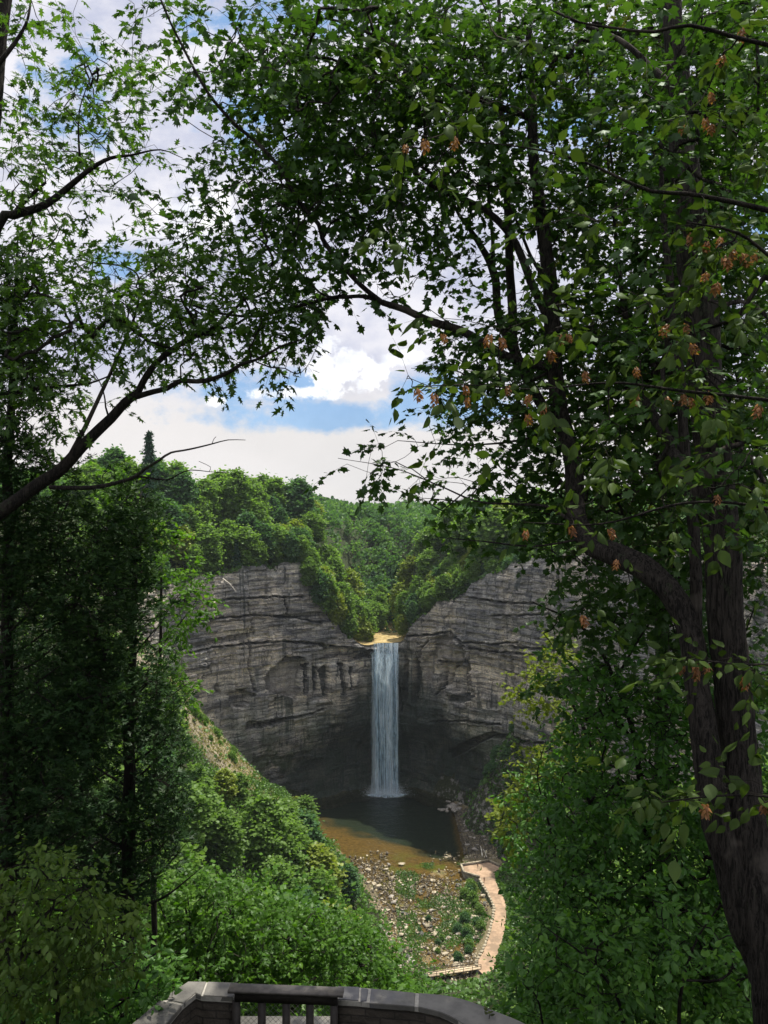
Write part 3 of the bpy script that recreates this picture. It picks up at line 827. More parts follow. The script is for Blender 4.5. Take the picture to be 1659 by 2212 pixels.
def instance(tmpl, pos, ydir, ndir, size, r):
    TV, TF = tmpl
    y = nrm(ydir); n = nrm(ndir - (ndir * y).sum(-1, keepdims=True) * y); x = np.cross(y, n)
    B = np.stack([x, y, n], 1)                            # rows
    size = np.broadcast_to(size, (len(pos),))
    curl = r.normal(1.0, 1.3, len(pos))
    TL = np.repeat(TV[None], len(pos), 0); TL[..., 2] *= curl[:, None]; TL[..., 0] *= r.uniform(.72, 1.1, len(pos))[:, None]
    V = pos[:, None, :] + np.einsum('nkj,njd->nkd', TL, B) * size[:, None, None]
    Fc = TF[None] + (np.arange(len(pos)) * len(TV))[:, None, None]
    return V.reshape(-1, 3), Fc.reshape(-1, TF.shape[1])

def proto_tree(name, H, R, z0, lobes, per, size, leafm, seed, shape='round', tmpl=BLOB, branch=True):
    r = np.random.default_rng(seed)
    root = empty(name)
    mb = MB()
    lean = r.normal(0, .4, 2)
    tz_ = np.linspace(-1.5, H * .93, 9)
    P = np.c_[lean[0] * (tz_ / H) ** 2 + r.normal(0, .08, 9), lean[1] * (tz_ / H) ** 2 + r.normal(0, .08, 9), tz_]
    mb.tube(P, np.linspace(H * .016, .03, 9), 7)
    pos = []; out = []; tnt = []
    for i in range(lobes):
        if shape == 'cone':
            f = (i + .5) / lobes
            zc = z0 + (H - z0) * f
            rad = R * (1 - f) ** .8 * r.uniform(.55, 1.0)
            a = r.uniform(0, 6.28)
            c_ = np.array([math.cos(a) * rad * .7, math.sin(a) * rad * .7, zc - rad * .15])
            lr = np.array([.55 + rad * .35, .55 + rad * .35, .28 + .06 * R])
        else:
            f = (i + r.random()) / lobes
            zc = z0 + (H - z0) * f
            prof = math.sin(math.pi * min(1, .12 + f * .86)) ** .6 if shape == 'round' else (1 - f) ** .45 * .9 + .1
            a = i * 2.4 + r.normal(0, .4)
            rad = R * prof * r.uniform(.35, .88)
            c_ = np.array([math.cos(a) * rad, math.sin(a) * rad, zc])
            lr = np.array([1, 1, .9]) * R * r.uniform(.16, .34) * (1.25 if i % 3 else .8)
            if f > .9: c_[:2] *= .4
        if branch:
            j = np.array([P[:, 0].mean(), P[:, 1].mean(), max(0.3, c_[2] - rad * .8 - .5)])
            mb.tube(np.array([j, (j + c_) / 2 + [0, 0, .2], c_]), [H * .006, H * .004, .02], 4)
        n = int(per * r.uniform(.7, 1.3))
        d = nrm(r.normal(size=(n, 3))); d[:, 2] = np.abs(d[:, 2]) * np.where(r.random(n) < .78, 1, -.8)
        d = nrm(d)
        q = c_ + d * lr * (r.random((n, 1)) ** .5) * np.exp(r.normal(0, .38, (n, 1)))
        pos.append(q); out.append(d); tnt.append(np.full(n, r.uniform(.25, .75)))
    pos = np.vstack(pos); out = np.vstack(out); tnt = np.concatenate(tnt)
    n = len(pos)
    yd = nrm(out + r.normal(0, .6, (n, 3)) + [0, 0, -.25])
    nd = nrm(out * .7 + r.normal(0, .5, (n, 3)) + [0, 0, .7])
    V, Fc = instance(tmpl, pos, yd, nd, size * r.uniform(.6, 1.35, n), r)
    t = np.clip(tnt + r.normal(0, .16, n), 0, 1)
    mb.build('trunk', M['bark_far'], root, smooth=True)
    mesh_obj('crown', V, Fc, M[leafm], root, np.repeat(t, len(tmpl[1])))
    return root

class Field:
    """leafy twigs grown from limbs to many end points, nearest first"""
    def __init__(self, limbs, mat_twig='bark_dark'):
        self.limbs = limbs
        self.twig = mat_twig
    def grow(self, T, r, maxn=6000):
        L = []
        for P, _ in self.limbs: L.append(P)
        base = np.vstack(L)
        T = np.asarray(T)
        n = len(T)
        # nearest limb point for each target, then Prim's algorithm
        best = np.full(n, 1e9); par = np.full(n, -1); pp = np.zeros((n, 3))
        for i0 in range(0, n, 400):
            d = ((T[i0:i0 + 400, None] - base[None]) ** 2).sum(-1)
            j = d.argmin(1)
            best[i0:i0 + 400] = d[np.arange(len(j)), j]; pp[i0:i0 + 400] = base[j]
        best *= 1.25
        done = np.zeros(n, bool); order = []
        for _ in range(n):
            b_ = np.where(done, 1e18, best); k_ = int(b_.argmin())
            done[k_] = True; order.append(k_)
            d = ((T - T[k_]) ** 2).sum(-1)
            u = (~done) & (d < best)
            best[u] = d[u]; par[u] = k_; pp[u] = T[k_]
        cnt = np.ones(n)
        for k_ in reversed(order):
            if par[k_] >= 0: cnt[par[k_]] += cnt[k_]
        return T, pp, par, cnt

def leafy(name, label, cat, limbs_S, clusters, seed, leaf, size, nleaf, twl, leafm, bark='bark_dark', trunk=None, droop=.25,
          sides=7, rtw=.0028, group=None, ridged=0.0, extra_parts=(), base=None, tmpl_mix=None):
    """limbs_S: list of [(x, y, depth, radius), ...]; clusters: (N,3) world points at which a leafy twig starts"""
    r = np.random.default_rng(seed)
    limbs = []
    for L in limbs_S:
        A = np.array([[*S(a[0], a[1], a[2]), a[3]] for a in L])
        A = smooth_line(A, .07)
        n = len(A)
        for ax in range(3): A[:, ax] += noise1(n, seed * 31 + ax + len(limbs) * 7, max(2, n // 7)) * min(.018, A[:, 3].mean() * .8)
        limbs.append((A[:, :3], np.maximum(A[:, 3], .003)))
    if base is None: base = limbs[0][0][0]
    root = empty(name, tuple(base))
    off = np.array(base)
    fld = Field(limbs)
    T, pp, par, cnt = fld.grow(clusters, r)
    mb = MB()
    for i, (P, R) in enumerate(limbs):
        V, Q = tube(P - off, R, sides if R.max() < .1 else 40, ridged if R.max() > .1 else 0.0, seed + i)
        (mbt if False else mb).add(V, Q)
    # connecting branches
    rad = rtw * cnt ** .42
    mid = (pp + T) / 2 + r.normal(0, 1, T.shape) * (np.linalg.norm(T - pp, axis=1)[:, None] * .08)
    segs = [(pp, mid, rad * 1.05, rad), (mid, T, rad, rad * .92)]
    # twigs
    d = T - pp
    dn = nrm(d + r.normal(0, .35, d.shape) * np.linalg.norm(d, axis=1)[:, None])
    dn = nrm(dn + [0, 0, -.15] + r.normal(0, .25, d.shape))
    L_ = twl * r.uniform(.6, 1.3, len(T))
    end = T + dn * L_[:, None] + np.c_[np.zeros((len(T), 2)), -droop * .35 * L_]
    m2 = T + dn * L_[:, None] * .55
    segs += [(T, m2, np.full(len(T), rtw * .8), np.full(len(T), rtw * .6)), (m2, end, np.full(len(T), rtw * .6), np.full(len(T), rtw * .35))]
    a3 = np.linspace(0, 2 * np.pi, 3, endpoint=False)
    for A, B, ra, rb in segs:
        t = nrm(B - A + 1e-9); u = nrm(np.cross(t, [0.3, 0.2, 1.0])); v = np.cross(t, u)
        ring = np.cos(a3)[None, :, None] * u[:, None] + np.sin(a3)[None, :, None] * v[:, None]
        VA = A[:, None] + ring * ra[:, None, None]; VB = B[:, None] + ring * rb[:, None, None]
        V = np.concatenate([VA, VB], 1).reshape(-1, 3) - off
        o = np.arange(len(A))[:, None] * 6
        Q = np.concatenate([o + np.array([0, 1, 4, 3]), o + np.array([1, 2, 5, 4]), o + np.array([2, 0, 3, 5])])
        mb.add(V, Q)
    mb.build('branches', M[bark], root, smooth=True)
    # leaves along the twigs
    k_ = nleaf
    f = (np.arange(k_) + .8) / k_
    N = len(T)
    ff = np.broadcast_to(f, (N, k_)) + r.normal(0, .04, (N, k_))
    pos = np.where((ff < .55)[..., None], T[:, None] + (m2 - T)[:, None] * (ff / .55)[..., None], m2[:, None] + (end - m2)[:, None] * ((ff - .55) / .45)[..., None])
    side = nrm(np.cross(dn, [0, 0, 1.0]))
    sg = np.where(np.arange(k_) % 2 == 0, 1, -1)[None, :, None]
    yd = dn[:, None] * .55 + side[:, None] * sg * .8 + r.normal(0, .35, (N, k_, 3)) + np.array([0, 0, -droop])
    yd[:, -1] = dn + r.normal(0, .2, (N, 3)) + np.array([0, 0, -droop])
    yd = nrm(yd)
    nd = r.normal(0, .45, (N, k_, 3)) + np.array([0, -.1, 1.0])
    pos = pos + yd * size * .25
    sz = size * r.uniform(.5, 1.3, (N, k_))
    tn = np.clip(.5 + r.normal(0, .16, (N, 1)) + r.normal(0, .16, (N, k_)), 0, 1)
    V, Fc = instance(leaf, pos.reshape(-1, 3) - off, yd.reshape(-1, 3), nd.reshape(-1, 3), sz.ravel(), r)
    mesh_obj('leaves', V, Fc, M[leafm], root, np.repeat(tn.ravel(), len(leaf[1])))
    tag(root, label, cat, group)
    return root

def sample_poly(poly, n, d0, d1, r, bias=None):
    P = np.array(poly, float)
    lo, hi = P.min(0), P.max(0)
    out = []
    while len(out) < n:
        q = r.uniform(lo, hi, (n * 2, 2))
        q = q[inpoly(q[:, 0], q[:, 1], poly)]
        out.extend(q.tolist())
    q = np.array(out[:n])
    dep = r.uniform(d0, d1, n)
    return np.array([S(a, b_, c_) for (a, b_), c_ in zip(q, dep)])

def lump(T, r, frac=.045, rad=.7):
    """gather twig starts on the upper shells of many small domes so that crowns get lit tops and dark gaps"""
    n = len(T); k_ = max(6, int(n * frac))
    C = T[r.choice(n, k_, replace=False)]
    d = ((T[:, None] - C[None]) ** 2).sum(-1); j = d.argmin(1)
    v = nrm(r.normal(size=(n, 3))); v[:, 2] = np.abs(v[:, 2]); v[:, 1] *= 1.2
    R_ = rad * r.uniform(.7, 1.3, k_)[j]
    return C[j] + v * R_[:, None] * (r.random((n, 1)) ** .3)

GRID = [
 "8424656899999999999991",
 "526634899999999999999",
 "327536899999998999999",
 "757624899999988678999",
 "776335899999999999999",
 "885546689999878899996",
 "873155677687656888998",
 "987888887254656789999",
 "999999998221268899999",
 "888666541005899999999",
 "854000000005899999999",
 "843000000225789999999",
 "400000002455478999999",
 "200000000045678999999",
 "000000000002456788878",
 "000000000000002467778",
 "000000000000006888878",
 "000000000000015888878",
 "000000000000035788888",
 "000000000000003799988",
 "000000000000006999999",
 "000000000000039999999",
 "000000000000059999999",
 "000000000000069999999",
 "000000000000039999999",
 "000000000000029999999",
 "000000000000079999999",
 "000000000000199999999"]
TAU = {0: 0, 1: .08, 2: .22, 3: .38, 4: .55, 5: .8, 6: 1.1, 7: 1.5, 8: 2.1, 9: 3.0}
EDGE = np.array([(880, 640), (880, 700), (955, 740), (870, 800), (900, 860), (925, 900), (900, 930), (805, 945), (700, 990), (730, 1030), (860, 1060), (900, 1130), (950, 1180), (1160, 1215),
                 (1180, 1240), (1100, 1310), (1110, 1370), (1190, 1400), (1200, 1440), (1105, 1500), (1125, 1525), (1210, 1560), (1150, 1620), (1122, 1680), (1082, 1740),
                 (1062, 1780), (1082, 1830), (1068, 1870), (1090, 1960), (1100, 2050), (1082, 2080), (1072, 2130), (1040, 2180), (1060, 2230)], float)
def edge_x(y): return np.interp(y, EDGE[:, 1], EDGE[:, 0])
def sample_grid(weight, d0, d1, size, nleaf, seed, tau=1.0, pad=60):
    tau = tau * 1.25
    """twig starts spread by how thick the foliage is in each direction; weight(x, y) = this tree's share"""
    r = np.random.default_rng(seed)
    out = []
    for j, row in enumerate(GRID):
        for i in range(21):
            t = TAU[int(row[i])]
            if t == 0: continue
            cxx, cyy = i * 80 + 40, j * 80 + 40
            wgt = weight(cxx, cyy)
            if wgt <= 0: continue
            dm = (d0 + d1) / 2
            area = (80 / F * dm) ** 2
            n = r.poisson(wgt * tau * t * area / (nleaf * size * size * .26))
            q = np.c_[r.uniform(i * 80 - 10, i * 80 + 90, n), r.uniform(j * 80 - 10, j * 80 + 90, n)]
            for a, b_ in q:
                if a > 700 and b_ > 660 and a < edge_x(b_) + (14 if b_ < 1230 else 32): continue
                out.append(S(a, b_, r.uniform(d0, d1)))
    return np.array(out)
def thin_by_noise(T, sc, thr, seed):
    """open small gaps so that the foliage hangs in layers"""
    u = T[:, 0] / T[:, 1] * 14 * sc; v = T[:, 2] / T[:, 1] * 22 * sc
    n = fbm(u + T[:, 1] * .8, v, seed, 3)
    return T[n > thr]

# big oak on the left: limbs sweep in from beyond the frame
oak_limbs = [
    [(-230, 2600, 8.6, .24), (-200, 1700, 8.8, .21), (-130, 1200, 9.0, .17), (-60, 700, 9.0, .13), (-20, 300, 9.2, .09), (20, -100, 9.4, .06)],
    [(-130, 1200, 9.0, .10), (32, 1085, 9.0, .075), (80, 1048, 9.0, .072), (132, 1012, 9.0, .068), (172, 968, 9.0, .062), (208, 932, 9.0, .058), (236, 908, 9, .055), (272, 872, 9, .05), (296, 856, 9, .048)],
    [(296, 856, 9, .04), (320, 810, 9.0, .037), (345, 780, 9.1, .035), (384, 748, 9.2, .032), (424, 725, 9.3, .028), (470, 700, 9.5, .022), (540, 640, 9.8, .015), (600, 610, 10, .009)],
    [(296, 856, 9, .034), (332, 844, 8.9, .031), (360, 836, 8.8, .029), (388, 819, 8.8, .028), (424, 821, 8.7, .026), (456, 816, 8.7, .025), (488, 804, 8.6, .022), (516, 788, 8.6, .020), (552, 780, 8.5, .016), (584, 766, 8.5, .014), (624, 748, 8.5, .011), (656, 736, 8.5, .008), (690, 700, 8.5, .005), (700, 660, 8.5, .003)],
    [(552, 782, 8.5, .009), (584, 794, 8.5, .008), (616, 796, 8.5, .0065), (640, 808, 8.5, .005), (664, 790, 8.5, .004), (690, 735, 8.5, .002)],
    [(616, 796, 8.5, .003), (625, 770, 8.5, .002), (640, 755, 8.5, .0015)], [(640, 808, 8.5, .003), (655, 775, 8.5, .002), (668, 745, 8.5, .0015)], [(590, 794, 8.5, .003), (600, 770, 8.5, .002), (612, 762, 8.5, .0015)],
    [(108, 1050, 8.9, .026), (176, 1052, 8.7, .024), (224, 1048, 8.6, .022), (288, 1030, 8.5, .019), (312, 1012, 8.4, .016), (344, 992, 8.3, .014), (368, 976, 8.3, .011), (420, 968, 8.2, .009), (460, 960, 8.2, .007), (492, 954, 8.2, .005), (530, 956, 8.2, .003)],
    [(288, 1030, 8.5, .012), (360, 1036, 8.5, .009), (384, 1024, 8.5, .007), (412, 1014, 8.5, .006), (452, 1018, 8.5, .004), (496, 1020, 8.5, .002)],
    [(458, 960, 8.2, .004), (462, 948, 8.2, .003), (466, 943, 8.2, .002)], [(452, 1018, 8.5, .003), (455, 1008, 8.5, .002), (430, 996, 8.5, .0015)], [(220, 1048, 8.6, .006), (222, 1025, 8.6, .005), (250, 1005, 8.6, .003), (290, 988, 8.6, .002)],
    [(-60, 700, 9, .08), (0, 480, 8.8, .055), (30, 458, 8.8, .05), (100, 435, 8.8, .042), (145, 405, 8.8, .035), (200, 365, 8.8, .026), (240, 345, 8.8, .02), (285, 340, 8.9, .014), (350, 330, 9.0, .008), (400, 350, 9.1, .004)],
    [(-100, 900, 9.2, .05), (0, 852, 9.2, .030), (50, 842, 9.2, .024), (110, 838, 9.2, .02), (190, 830, 9.2, .012), (260, 800, 9.3, .006)],
    [(30, 458, 8.9, .03), (60, 430, 9, .025), (95, 390, 9, .014)], [(172, 358, 9.0, .015), (170, 300, 9.0, .012), (175, 230, 9.0, .007), (200, 160, 9, .004)],
    [(-30, 160, 8.6, .04), (5, 125, 8.6, .028), (40, 80, 8.7, .02), (60, 40, 8.7, .014), (70, -20, 8.8, .01)],
    [(140, 1006, 9.2, .03), (250, 780, 9.8, .02), (300, 600, 10, .012), (180, 560, 10.2, .008)],
    [(236, 905, 9, .014), (228, 880, 9, .01), (222, 840, 9, .007), (190, 790, 9, .004)]]
T = sample_grid(lambda x, y: (1.0 if (x < 330 or (y > 540 and x < 640)) else (.5 if (x < 640 and y > 320) else 0)) if y < 960 else 0, 8.3, 10.8, .115, 9, 11, 1.25)
T = thin_by_noise(T, 1.0, -.45, 4)
leafy('oak_tree', 'big lobe-leaved oak at the left edge whose forked limb rises into the sky', 'tree', oak_limbs, T, 11, OAK, .122, 9, .40, 'oak_leaf', bark='bark_dark', ridged=.10)

# big forked tree on the right
C_ = [(1720, 2700, 6.6, .30), (1690, 2240, 6.7, .22), (1655, 2050, 6.75, .185), (1632, 1950, 6.8, .17), (1608, 1780, 6.9, .16), (1592, 1620, 7, .150), (1576, 1420, 7, .145), (1560, 1200, 7.05, .145),
      (1548, 1050, 7.1, .145), (1532, 900, 7.1, .145), (1518, 700, 7.2, .145), (1500, 500, 7.2, .14), (1480, 350, 7.3, .12), (1452, 100, 7.4, .09), (1430, -150, 7.5, .07)]
D_ = [(1650, 2120, 6.80, .10), (1598, 1960, 6.82, .12), (1552, 1800, 6.85, .125), (1530, 1650, 6.88, .115), (1512, 1500, 6.95, .10), (1495, 1380, 7.0, .10), (1452, 1290, 7.1, .10), (1385, 1228, 7.3, .105), (1320, 1190, 7.6, .105), (1275, 1165, 7.9, .10), (1248, 1110, 8.1, .09), (1235, 1000, 8.3, .085),
      (1212, 900, 8.5, .08), (1197, 800, 8.6, .078), (1190, 700, 8.7, .08), (1185, 620, 8.8, .075), (1175, 530, 8.9, .07), (1165, 440, 9, .065), (1150, 250, 9.2, .05), (1140, 60, 9.4, .04)]
limb_long = [(1197, 800, 8.6, .05), (1110, 775, 8.8, .05), (1020, 728, 8.9, .05), (980, 710, 9, .048), (930, 694, 9, .045), (880, 670, 9, .04), (830, 655, 9, .034), (790, 642, 9, .024), (745, 641, 9, .021), (700, 643, 9.1, .019), (625, 662, 9.1, .018),
             (550, 682, 9.2, .017), (475, 680, 9.3, .014), (425, 665, 9.3, .012), (350, 640, 9.4, .009), (280, 615, 9.4, .005)]
limb_diag = [(830, 655, 9, .03), (780, 615, 8.9, .028), (725, 555, 8.8, .027), (695, 515, 8.8, .026), (686, 485, 8.7, .025), (640, 435, 8.7, .024), (600, 365, 8.6, .022), (550, 300, 8.6, .02), (490, 245, 8.5, .018), (440, 185, 8.4, .016), (390, 85, 8.4, .013), (350, 0, 8.3, .01), (330, -60, 8.3, .008)]
maple_limbs = [C_, D_, limb_long, limb_diag,
    [(1612, 1900, 6.9, .05), (1548, 1750, 7.1, .06), (1518, 1560, 7.3, .06), (1506, 1350, 7.5, .058), (1500, 1180, 7.6, .055), (1488, 980, 7.7, .05), (1462, 760, 7.8, .045), (1440, 560, 8, .035), (1425, 300, 8.2, .02)],
    [(1212, 930, 8.5, .06), (1160, 860, 8.9, .06), (1118, 780, 9.3, .06), (1108, 700, 9.6, .058), (1103, 620, 9.8, .056), (1095, 450, 10, .048), (1080, 150, 10.2, .03), (1075, -60, 10.4, .02)],
    [(1115, 760, 9.3, .05), (1080, 680, 9.5, .05), (1064, 590, 9.8, .05), (1045, 540, 9.9, .04), (1010, 490, 10, .028), (980, 450, 10.1, .02), (930, 330, 10.3, .01)], [(1064, 590, 9.8, .03), (1060, 480, 10, .022), (1050, 300, 10, .018), (1040, 100, 10.2, .01)],
    [(745, 641, 9.0, .014), (700, 640, 9, .013), (645, 585, 9, .012), (600, 550, 9, .010), (545, 500, 9, .008), (510, 435, 9.1, .005)],
    [(1190, 700, 8.7, .05), (1080, 480, 9, .04), (900, 380, 9.2, .03), (820, 300, 9.4, .025), (720, 260, 9.6, .018), (640, 290, 9.6, .012), (560, 320, 9.8, .006)],
    [(1150, 250, 9.2, .04), (980, 180, 9.2, .03), (830, 90, 9.3, .02), (700, 40, 9.4, .012), (600, 60, 9.6, .006)],
    [(1185, 620, 8.8, .025), (1150, 560, 9, .02), (1105, 465, 9.2, .013), (1060, 380, 9.3, .008)],
    [(1550, 1140, 7.1, .05), (1520, 1075, 7.2, .08), (1497, 1045, 7.3, .085), (1470, 1010, 7.6, .08), (1430, 940, 8, .06), (1380, 820, 8.6, .04), (1340, 600, 9, .025), (1310, 300, 9.3, .012)],
    [(1275, 1165, 7.9, .018), (1195, 1100, 8, .016), (1115, 1092, 8.2, .013), (1035, 1088, 8.3, .011), (950, 1050, 8.4, .008), (850, 1010, 8.5, .005), (730, 990, 8.5, .0025)],
    [(1035, 1088, 8.3, .007), (960, 1080, 8.3, .005), (900, 1075, 8.3, .003)], [(1212, 920, 8.5, .02), (1120, 950, 8.6, .014), (1000, 960, 8.7, .008), (860, 950, 8.8, .004)],
    [(1200, 800, 8.6, .02), (1080, 840, 8.6, .012), (980, 800, 8.6, .007), (890, 795, 8.6, .003)],
    [(1265, 1165, 7.9, .014), (1150, 1180, 8, .010), (1040, 1170, 8.1, .007), (940, 1160, 8.2, .003)],
    [(1030, 730, 8.9, .012), (960, 690, 9, .006), (925, 665, 9, .003)],
    [(1512, 500, 7.2, .06), (1480, 250, 7.6, .05), (1380, 120, 8, .03), (1250, 50, 8.4, .02), (1180, 15, 8.6, .01)]]
def w_maple(x, y):
    if y > 1240: return 0
    if x < 330: return 0
    if x < 640: return (.5 if y > 320 else 1.0) if y < 560 else 0
    if x < 1000: return 1.0 if y < 560 else (.9 if y < 660 else 1.0)
    return .85
T = sample_grid(w_maple, 8.0, 11.2, .102, 9, 12)
T = np.vstack([T, sample_grid(lambda x, y: (.30 if 1360 < x < 1700 else 0) if y < 1120 else 0, 5.6, 6.9, .102, 9, 15)])
T = thin_by_noise(T, 1.0, -.45, 14)
leafy('maple_tree', 'massive forked maple on the right with a leaning stem and long limbs overhead', 'tree', maple_limbs, T, 12, MAPLE, .107, 9, .38, 'maple_leaf', bark='bark', ridged=.12)

# slim trees behind it
slim = [
    ('tall thin tree half hidden behind the big right trunk', [[(1440, 2100, 13, .12), (1430, 1500, 13, .11), (1440, 900, 13, .10), (1452, 600, 13, .09), (1440, 300, 13, .07), (1430, 0, 13.2, .05)], [(1440, 900, 13, .03), (1370, 700, 13, .02), (1330, 560, 13.2, .01)],
      [(1452, 560, 13, .03), (1560, 420, 13, .02), (1640, 300, 13.3, .01)]], lambda x, y: .45 if (x > 1160 and y < 1240) else 0, 23)]
for lab, limbs, wf, sd_ in slim:
    T = sample_grid(wf, 11.2, 14.0, .12, 9, sd_)
    T = thin_by_noise(T, 1.0, -.3, sd_)
    leafy('slender_tree', lab, 'tree', limbs, T, sd_, MAPLE, .115, 9, .42, 'olive_leaf', bark='bark')

# near hornbeam boughs with papery fruit
horn_limbs = [
    [(2300, 3600, 4.4, .10), (2200, 1500, 4.4, .09), (2050, 500, 4.4, .07), (1950, -200, 4.4, .05)],
    [(2100, 620, 4.4, .05), (1800, 490, 4.3, .022), (1659, 452, 4.2, .016), (1570, 430, 4.2, .013), (1480, 414, 4.2, .011), (1405, 410, 4.2, .010), (1330, 378, 4.2, .008), (1250, 345, 4.2, .006), (1130, 322, 4.3, .004), (980, 310, 4.3, .003), (900, 300, 4.4, .002)],
    [(2000, 100, 4.4, .04), (1800, 120, 4.2, .02), (1640, 95, 4.1, .012), (1570, 82, 4, .010), (1490, 64, 4, .009), (1415, 78, 4, .008), (1330, 66, 4, .006), (1255, 50, 4, .005), (1190, 18, 4, .003)],
    [(2120, 800, 4.4, .05), (1850, 640, 4.1, .02), (1700, 560, 3.9, .010), (1600, 500, 3.8, .007), (1480, 480, 3.8, .004)],
    [(2150, 1100, 4.4, .05), (1900, 900, 4.2, .02), (1659, 860, 4.0, .010), (1480, 845, 4, .008), (1320, 830, 4, .006), (1150, 840, 4.1, .004), (1000, 830, 4.2, .0025), (890, 835, 4.3, .0015)],
    [(2150, 1300, 4.4, .05), (1850, 1180, 4.2, .018), (1659, 1100, 4.1, .009), (1480, 1085, 4.1, .007), (1300, 1130, 4.2, .005), (1150, 1130, 4.3, .003)],
    [(2200, 1700, 4.3, .04), (1900, 1480, 4, .015), (1690, 1440, 3.9, .007), (1600, 1440, 3.8, .005), (1500, 1432, 3.8, .003)],
    [(2200, 1900, 4.3, .04), (1900, 1760, 4, .015), (1690, 1710, 3.7, .007), (1560, 1705, 3.6, .005), (1430, 1720, 3.6, .003)]]
HOPS = [(1600, 68), (1535, 205), (1525, 262), (1538, 275), (1468, 275), (1568, 128), (918, 305), (878, 320), (985, 302), (1492, 508), (1558, 520), (1580, 545), (1600, 555), (1528, 530), (1562, 560), (1640, 548), (1530, 595), (1552, 618),
        (955, 728), (1060, 728), (1082, 735), (1263, 808), (1437, 866), (1478, 858), (1492, 866), (1531, 852), (1643, 880), (1175, 880), (1147, 860), (1003, 840), (1010, 865), (1139, 900), (1489, 748), (1551, 1076), (1479, 705), (1447, 708), (1225, 728),
        (1208, 730), (1183, 762), (1315, 1148), (1231, 1145), (1137, 1152), (1333, 1216), (1257, 1335), (1477, 1442), (1503, 1440), (1508, 1456), (1526, 1440), (1611, 1468), (1523, 1742), (1651, 1740), (1371, 802), (1375, 856), (900, 845), (938, 855), (1098, 840)]
rh = np.random.default_rng(33)
hop_pts = np.array([S(x, y - 12, rh.uniform(3.9, 4.5)) for x, y in HOPS])
HOPT = hop_pts + np.c_[rh.normal(0, .02, (len(HOPS), 2)), np.full(len(HOPS), .03)]
T = sample_grid(lambda x, y: (.08 if x > 1300 else .05) if (x > 820 and y < 1240) else (.012 if (x > 1380 and y < 1800) else 0), 3.9, 4.7, .095, 6, 31)
sprig = []
for x, y in [(1430, 1452), (1600, 1440), (1640, 1470), (1440, 1725), (1500, 1715), (1560, 1700), (1610, 1690), (1650, 1720), (1400, 1730), (1640, 1050), (1600, 1000), (1590, 690), (1640, 660), (1560, 900), (1320, 900), (1300, 960)]:
    for _ in range(3): sprig.append(S(x + rh.normal(0, 18), y + rh.normal(0, 14), rh.uniform(3.5, 4.2)))
T = np.vstack([T, HOPT, HOPT + rh.normal(0, .03, HOPT.shape), sprig])
horn = leafy('hop_hornbeam', 'near hornbeam boughs with oval leaves and papery tan fruit hanging from the right', 'tree', horn_limbs, T, 31, OVATE, .075, 6, .20, 'hornbeam_leaf', bark='bark_dark', droop=.45, rtw=.0016,
             ridged=.05)
# one fruit: overlapping papery bracts on a drooping axis
n = 20
k_ = np.arange(n)
ang = k_ * 2.4
hz = -.008 - .046 * k_ / n
rr_ = .011 * np.sin(np.pi * (.22 + .70 * k_ / n))
pos = np.c_[np.cos(ang) * rr_, np.sin(ang) * rr_, hz]
yd = np.c_[np.cos(ang) * .8, np.sin(ang) * .8, np.full(n, -.9)]
nd = np.c_[np.cos(ang), np.sin(ang), np.full(n, .6)]
V, Fc = instance(OVATE, pos, yd, nd, rh.uniform(.016, .022, n), rh)
first = None
for p in hop_pts:
    loc = p - np.array(horn.location)
    if first is None:
        o = mesh_obj('fruit_cluster', V, Fc, M['hop'], horn, np.repeat(rh.random(n), len(OVATE[1])))
        first = o
    else:
        o = first.copy(); COL.objects.link(o); o.parent = horn
    o.location = tuple(loc)
    o.rotation_euler = (rh.normal(0, .2), rh.normal(0, .2), rh.uniform(0, 6))
    o.scale = (rh.uniform(1.0, 1.45),) * 3

